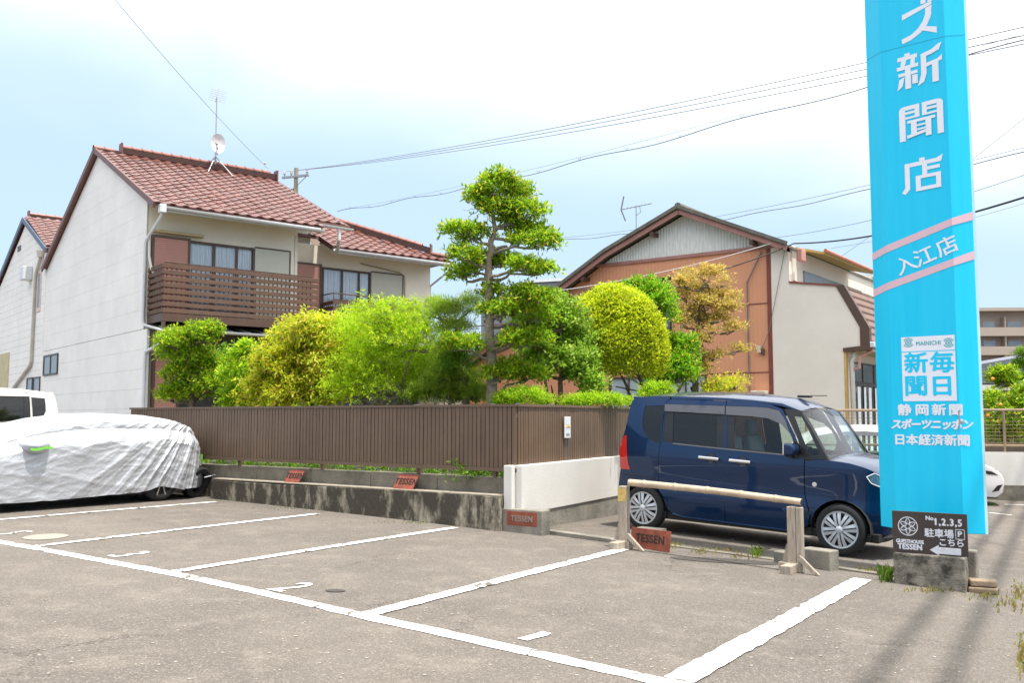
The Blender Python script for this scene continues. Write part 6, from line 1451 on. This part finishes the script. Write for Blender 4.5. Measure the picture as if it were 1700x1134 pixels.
# lawn under fence gap
structure(MB().box(0, 0, 0, 0, 0, 0).build('lawn', M_dark)) if False else None
def tufts(name, label, spots, n_, size, mt, kind=None, group=None):
    rg = np.random.default_rng(5); mb = MB()
    for (px, py, rx, ry) in spots:
        for k in range(n_):
            c_ = G(px+rg.normal()*rx, py+rg.normal()*ry); h_ = size*rg.uniform(.4, 1.3); a = rg.uniform(0, math.tau); lean = rg.uniform(.1, .9); dx, dy = math.cos(a), math.sin(a); w_ = .0035+.003*rg.uniform()
            q0 = (c_.x-dy*w_, c_.y+dx*w_, c_.z-.005); q1 = (c_.x+dy*w_, c_.y-dx*w_, c_.z-.005)
            m0 = (c_.x+dx*lean*h_*.3, c_.y+dy*lean*h_*.3, c_.z+h_*.6); t0 = (c_.x+dx*lean*h_, c_.y+dy*lean*h_, c_.z+h_)
            mb.add([q0, q1, (m0[0]+dy*w_, m0[1]-dx*w_, m0[2]), t0, (m0[0]-dy*w_, m0[1]+dx*w_, m0[2])], [(0, 1, 2, 3, 4)])
    o_ = mb.build(name, mt, None, fix=False)
    if kind: o_['kind'] = kind; return o_
    return tag(o_, label, 'weed', group)
GW = leafmat('weed_green', (.08, .18, .02), (.20, .34, .03), (.45, .40, .12)); DW = leafmat('weed_dry', (.25, .20, .06), (.42, .36, .10), (.2, .3, .03))
tufts('grass_tuft', 'leafy green weed tuft at the left foot of the sign footing', [(1472, 962, 5, 3)], 120, .11, GW)
tufts('grass_tuft', 'tall thin green weed on the kerb in front of the van door', [(1258, 924, 5, 2)], 34, .10, GW)
tufts('weeds', '', [(1122, 908, 10, 2), (1165, 918, 14, 3), (1205, 916, 10, 2), (1240, 925, 12, 3), (1440, 950, 12, 2)], 32, .045, DW, 'stuff')
tufts('grass', '', [(1640, 990, 18, 4), (1680, 1004, 14, 7), (1692, 985, 8, 8), (1545, 982, 22, 1.5), (1100, 908, 6, 2), (1695, 1090, 3, 14)], 70, .035, DW, 'stuff')
tufts('moss', '', [(400, 832, 30, 1.2), (520, 845, 40, 1.2), (700, 868, 40, 1.5), (1648, 838, 3, 1)], 90, .018, GW, 'stuff')
# small fallen bits on the asphalt
rg = np.random.default_rng(3); mb = MB()
for k in range(900):
    px, py = rg.uniform(0, 1700), 850+280*rg.uniform()**1.3; c_ = G(px, py); s_ = rg.uniform(.003, .009)
    mb.box(c_.x-s_, c_.x+s_, c_.y-s_*.8, c_.y+s_*.8, c_.z, c_.z+s_*.8)
mb.build('gravel', mat('gravel_bits', (.34, .30, .25), .9, var=.5, scale=60), None, fix=False)['kind'] = 'stuff'
# ------------------------------------------------------------------ far wall with rail on the right
RW0, RW1 = Vector((6.2, 20.6, 0)), Vector((22, 17.0, 0)); rd = (RW1-RW0).normalized()
rwl = thing('boundary_wall', 'white painted boundary wall with beige rail fence on top, beyond the parked white car', 'wall', RW0, math.atan2(rd.y, rd.x)); LN = (RW1-RW0).length
MB().box(0, LN, 0, .12, -1.0, -.13).build('concrete_base', M_stain2, rwl); MB().box(0, LN, -.01, .13, -.128, .565).build('painted_face', M_wall, rwl)
M_rail = mat('beige_rail', (.25, .18, .11), .5, var=.15)
MB().tube([(0, .06, 1.45), (LN, .06, 1.45)], .03, 8).build('top_rail', M_rail, rwl); MB().tube([(0, .06, .70), (LN, .06, .70)], .028, 8).build('bottom_rail', M_rail, rwl)
for k in range(9): MB().tube([(.3+k*2., .06, .56), (.3+k*2., .06, 1.45)], .028, 8).build('rail_post', M_rail, rwl)
mb = MB()
for k in range(9): mb.tube([(0, .06, .76+k*.075), (LN, .06, .76+k*.075)], .004, 3, cap=False)
k = 0.05
while k < LN: mb.tube([(k, .06, .7), (k, .06, 1.45)], .003, 3, cap=False); k += .13
mb.build('wire_mesh', M_rail, rwl)['kind'] = 'stuff'
strip('parking_line', G(1668, 838), G(1760, 842), .10, PT, .006); strip('parking_line', G(1642, 852), G(1680, 856), .08, PT, .006)
tree('fruit_bush', 'leafy bush with orange fruit behind the rail fence at the right edge', 'shrub', [(1672, 742), (1668, 700)], .03, [(1655, 700, 22, 26), (1690, 690, 20, 34), (1670, 725, 34, 14), (1700, 660, 16, 20), (1650, 665, 14, 12), (1720, 700, 30, 40)], 20.5,
     dict(n_twigs=900, per=7, size=.11, wid=.045, twig_l=.15, shell=(.3, 1.1)), LM1, seed=141, extra_stems=[[(1650, 740), (1665, 690), (1690, 650)], [(1690, 740), (1680, 700)]], lo_h=-.4)
tree('lollipop_tree', 'small round topped tree with thin trunk rising above the rail fence', 'tree', [(1666, 720), (1667, 640)], .03, [(1664, 625, 18, 11), (1668, 636, 10, 10)], 20.9, dict(n_twigs=420, per=7, size=.10, wid=.04, twig_l=.12, shell=(.4, 1.1)), LM1, seed=151, lo_h=-.4)
tree('garden_pine', 'dark layered pine at the far right edge in front of the apartments', 'tree', [(1704, 700), (1702, 640), (1700, 590)], .06, [(1700, 588, 14, 7), (1698, 607, 18, 7), (1700, 630, 18, 8), (1720, 600, 22, 20)], 24, dict(n_twigs=700, per=12, size=.13, wid=.012, twig_l=.06, up_bias=.9, shell=(.3, 1.05)), LM4, seed=161, lo_h=-.4)
fr_ = MB()
for (px, py) in ((1648, 629), (1640, 690), (1657, 700), (1690, 690), (1661, 672)):
    c_ = D(px, py, 20.2); fr_.lathe([(0, -.04), (.03, -.025), (.04, 0), (.03, .025), (0, .04)], 8, 2, c=tuple(c_))
fr_.build('oranges', mat('orange_fruit', (.8, .3, .03), .5), None, smooth='all')['kind'] = 'stuff'
# apartment block far off
ap = thing('apartment_block', 'distant brown six storey apartment block with balconies at the right edge', 'building', (D(1600, 600, 140).x, 140, -1.5), -.06)
M_apt = mat('apartment_tan', (.34, .27, .22), .85, var=.08, scale=.2); M_aptb = mat('apartment_parapet', (.40, .33, .27), .85, var=.05, scale=.3)
MB().box(0, 26, 1.4, 12, 0, 18.8).build('wall', M_apt, ap)
for fl in range(6):
    z = 2.9*fl+.6; MB().box(0, 26, 0, .15, z+.1, z+1.2).build('balcony_parapet', M_aptb, ap); MB().box(0, 26, .0, 1.4, z-.1, z+.1).build('slab', M_aptb, ap)
    for b_ in range(4):
        x = .8+b_*6.4; 
        for (a, c_) in ((0, 2.0), (2.8, 4.6)):
            w_ = MB().box(x+a, x+c_, 1.32, 1.39, z+.12, z+2.2).build('window', mat('far_window', (.28, .32, .36), .2, var=.2, scale=.5), ap)
    for b_ in range(5): MB().box(b_*6.4-.1, b_*6.4+.1, .16, 1.4, z+.1, z+2.8).build('divider', M_apt, ap)
MB().box(-.2, 26.2, -.1, 12.1, 18.81, 19.3).build('roof', M_aptb, ap)
MB().tube([(4.5, 6, 19.3), (4.5, 6, 26)], .06, 5).build('mast', M_steel, ap)
# nearer small houses between
h1 = thing('tiled_house', 'grey tiled roof house between the fruit bush and the apartment block', 'building', (D(1570, 640, 34).x, 34, -1), -.1)
MB().box(0, 9, 0, 7, 0, 3.55).build('wall', mat('grey_wall2', (.33, .33, .35), .8), h1)
MB().prism([(-.6, 3.5), (8.0, 3.5), (5.2, 4.95), (-.6, 3.9)], 1, -.5, 7.5).build('roof', mat('blue_grey_tile', (.12, .13, .16), .5), h1)
MB().box(2, 3.4, -.05, -.002, 1.5, 2.6).build('window', MATS['far_window'], h1)
h2 = thing('carport', 'white edged flat carport roof behind the rail fence at the right', 'building', (D(1600, 640, 26).x, 26, -1), -.05)
MB().box(0, 8, 0, 5, 3.05, 3.2).build('roof', M_wall, h2); MB().box(0, 8, .5, 5, 0, 3.049).build('wall', mat('tan_dark', (.16, .12, .095), .8), h2)
for k in range(3): MB().box(2.2+k*2, 2.3+k*2, .0, .1, 0, 3.049).build('post', M_brown, h2)
MB().box(1.9, 3.6, .42, .499, 1.5, 2.5).build('window', MATS['far_window'], h2)
structure(MB().box(-400, 400, 330, 340, -2, 5).build('distant_land', mat('far_green', (.10, .13, .09), .9, var=.4, scale=.05)))
for i, (x, y, w_, h_, c_) in enumerate(((-70, 120, 16, 7, (.4, .38, .34)), (-30, 70, 12, 6, (.45, .42, .36)), (70, 110, 14, 6.5, (.42, .40, .38)), (95, 150, 22, 12, (.38, .36, .34)), (20, 80, 12, 5, (.35, .33, .3)))):
    hb = thing('far_house', ['pale block house far behind the white house', 'cream house hidden behind the garden trees', 'pale grey house beyond the right edge', 'tall pale block beyond the right edge', 'low house behind the orange workshop'][i], 'building', (x, y, -1), .1*i)
    MB().box(0, w_, 0, 9, 0, h_).build('wall', mat('far_wall_%d' % i, c_, .9), hb); MB().prism([(-.5, h_), (w_+.5, h_), (w_/2, h_+1.8)], 1, -.5, 9.5).build('roof', M_croof, hb)
# ------------------------------------------------------------------ utility pole + wires
up0 = D(492, 282, 46); up = thing('utility_pole', 'concrete utility pole with crossarm and insulators behind the house roof', 'pole', (up0.x, up0.y, 0), -.35)
MB().tube([(0, 0, -1), (0, 0, up0.z+.1)], [.17, .11], 12).build('pole', mat('pole_concrete', (.30, .26, .20), .9), up, smooth=True)
bevel(MB().box(-.75, .80, -.16, -.06, up0.z-.42, up0.z-.30).build('crossarm', M_steel, up), .01)
for x in (-.62, -.22, .70): 
    MB().lathe([(0, .26), (.05, .25), (.075, .20), (.05, .17), (.085, .12), (.05, .08), (.03, 0)], 12, 2, c=(x, -.11, up0.z-.30)).build('insulator', mat('porcelain', (.5, .48, .46), .25), up, smooth=True)
MB().beam((.72, -.1, up0.z-.36), (.08, -.08, up0.z-.85), .03, .03).build('arm_brace', M_steel, up); MB().box(-.25, -.1, -.1, .1, up0.z-1.35, up0.z-.95).build('pole_clamp', M_steel, up)
def wire(name, label, a, b, sag, r_, m=M_wirel, n_=60, wob=0., group='overhead cables crossing the sky', ext=1.0, clamps=0, cat='cable'):
    a = Vector(a); b = Vector(b); b = a+(b-a)*ext; pts = []
    for i in range(n_+1):
        t = i/n_; p = a.lerp(b, t); p.z -= sag*4*t*(1-t); p.z += wob*math.sin(t*math.pi*13)*.5+wob*.3*math.sin(t*41); pts.append(p)
    o0 = a; mb = MB().tube([p-o0 for p in pts], r_, 5, cap=False); o_ = mb.build(name, m, None, loc=tuple(o0), smooth='all', fix=False)
    tag(o_, label, cat, group)
    return pts
px3 = Matrix.Rotation(-.35, 4, 'Z')
ends = []
for x, pr, lb in ((-.62, (1700, 8), 'uppermost cable from the utility pole to the top right corner'), (-.22, (1700, 22), 'middle of the three thin cables from the utility pole'), (.70, (1700, 36), 'lowest of the three thin cables from the utility pole')):
    a = Vector((up0.x, up0.y, 0))+px3 @ Vector((x, -.11, up0.z-.06)); wire('power_line', lb, a, D(pr[0], pr[1], 17), .55, .011, ext=1.35)
w_ = wire('telephone_cable', 'wavy bundled cable with clips passing behind the tallest tree top', D(560, 351, 50), D(1700, 44, 19), .55, .015, M_wirel, wob=.07, ext=1.2, n_=160)
wire('power_line', 'faint thin line just above the wavy bundled cable', D(560, 349, 50), D(1700, 34, 19), .5, .006, ext=1.2)
cl = MB()
for k in range(6, 150, 9): p = w_[k]; cl.tube([p+Vector((-.05, 0, .10)), p, p+Vector((.05, 0, .10))], .008, 4)
tag(cl.build('cable_clips', M_wirel, None, fix=False), kind='stuff')
wire('telephone_cable', 'twin twisted cable rising behind the workshop ridge', D(925, 399, 40), D(1700, 232, 20), .5, .012, M_wirel, wob=.03, ext=1.2, n_=120); wire('power_line', 'thin line beside the twin twisted cable', D(925, 395, 40), D(1700, 226, 20), .45, .007, ext=1.2)
wire('service_cable', 'thick black cable from the workshop eave to the right edge', D(1318, 404, 22.6), D(1700, 309, 13), .25, .018, M_wire, ext=1.25)
wire('service_cable', 'thick black cable crossing low in front of the orange wall', D(1318, 404, 22.4), D(960, 480, 22), .3, .016, M_wire); wire('service_cable', 'thin pale cable above the thick one crossing the orange wall', D(1300, 398, 22.5), D(730, 500, 24), .3, .010, M_gut)
wire('power_line', 'thin line from the workshop eave fanning out to the right', D(1290, 394, 22.6), D(1700, 280, 16), .2, .006, ext=1.2); wire('power_line', 'thin line from the workshop eave sloping up steeply right', D(1390, 430, 30), D(1700, 192, 18), .1, .006, ext=1.2); wire('power_line', 'faint lowest line right of the workshop roof', D(1380, 412, 40), D(1700, 332, 30), .2, .008, ext=1.2)
wire('power_line', 'thin line from the top left corner down to the tiled ridge', D(192, 0, 18), D(445, 280, 30), .1, .006); tag(MB().lathe([(0, -.05), (.05, 0), (0, .05)], 8, 2, c=tuple(D(440, 271, 29.5))).build('line_spacer', mat('spacer_yellow', (.5, .4, .15), .6), None), 'small yellowish spacer on the thin line above the tiled ridge', 'spacer')
wire('power_line', 'thin line from the left side crossing the red roof slope', D(190, 262, 21.5), D(470, 283, 44), .1, .006)
# street cables overhead to the right, throwing the soft strips of shade on the asphalt
k_ = 7.2/math.tan(SUN_EL); sh = Vector((SUN_DIR.x*k_, SUN_DIR.y*k_, 7.2))
for (pa, pb, lb) in (((1560, 990), (1420, 1150), 'street cable bundle overhead right of the parking bays'), ((1655, 965), (1560, 1150), 'second street cable bundle overhead right of the parking bays')):
    a, b = G(*pa), G(*pb); d = (b-a); a2 = a-d*6+sh; b2 = b+d*4+sh; a2.z = b2.z = 7.0; wire('street_cable', lb, a2, b2, .0, .05, M_wire, group='street cable bundles')
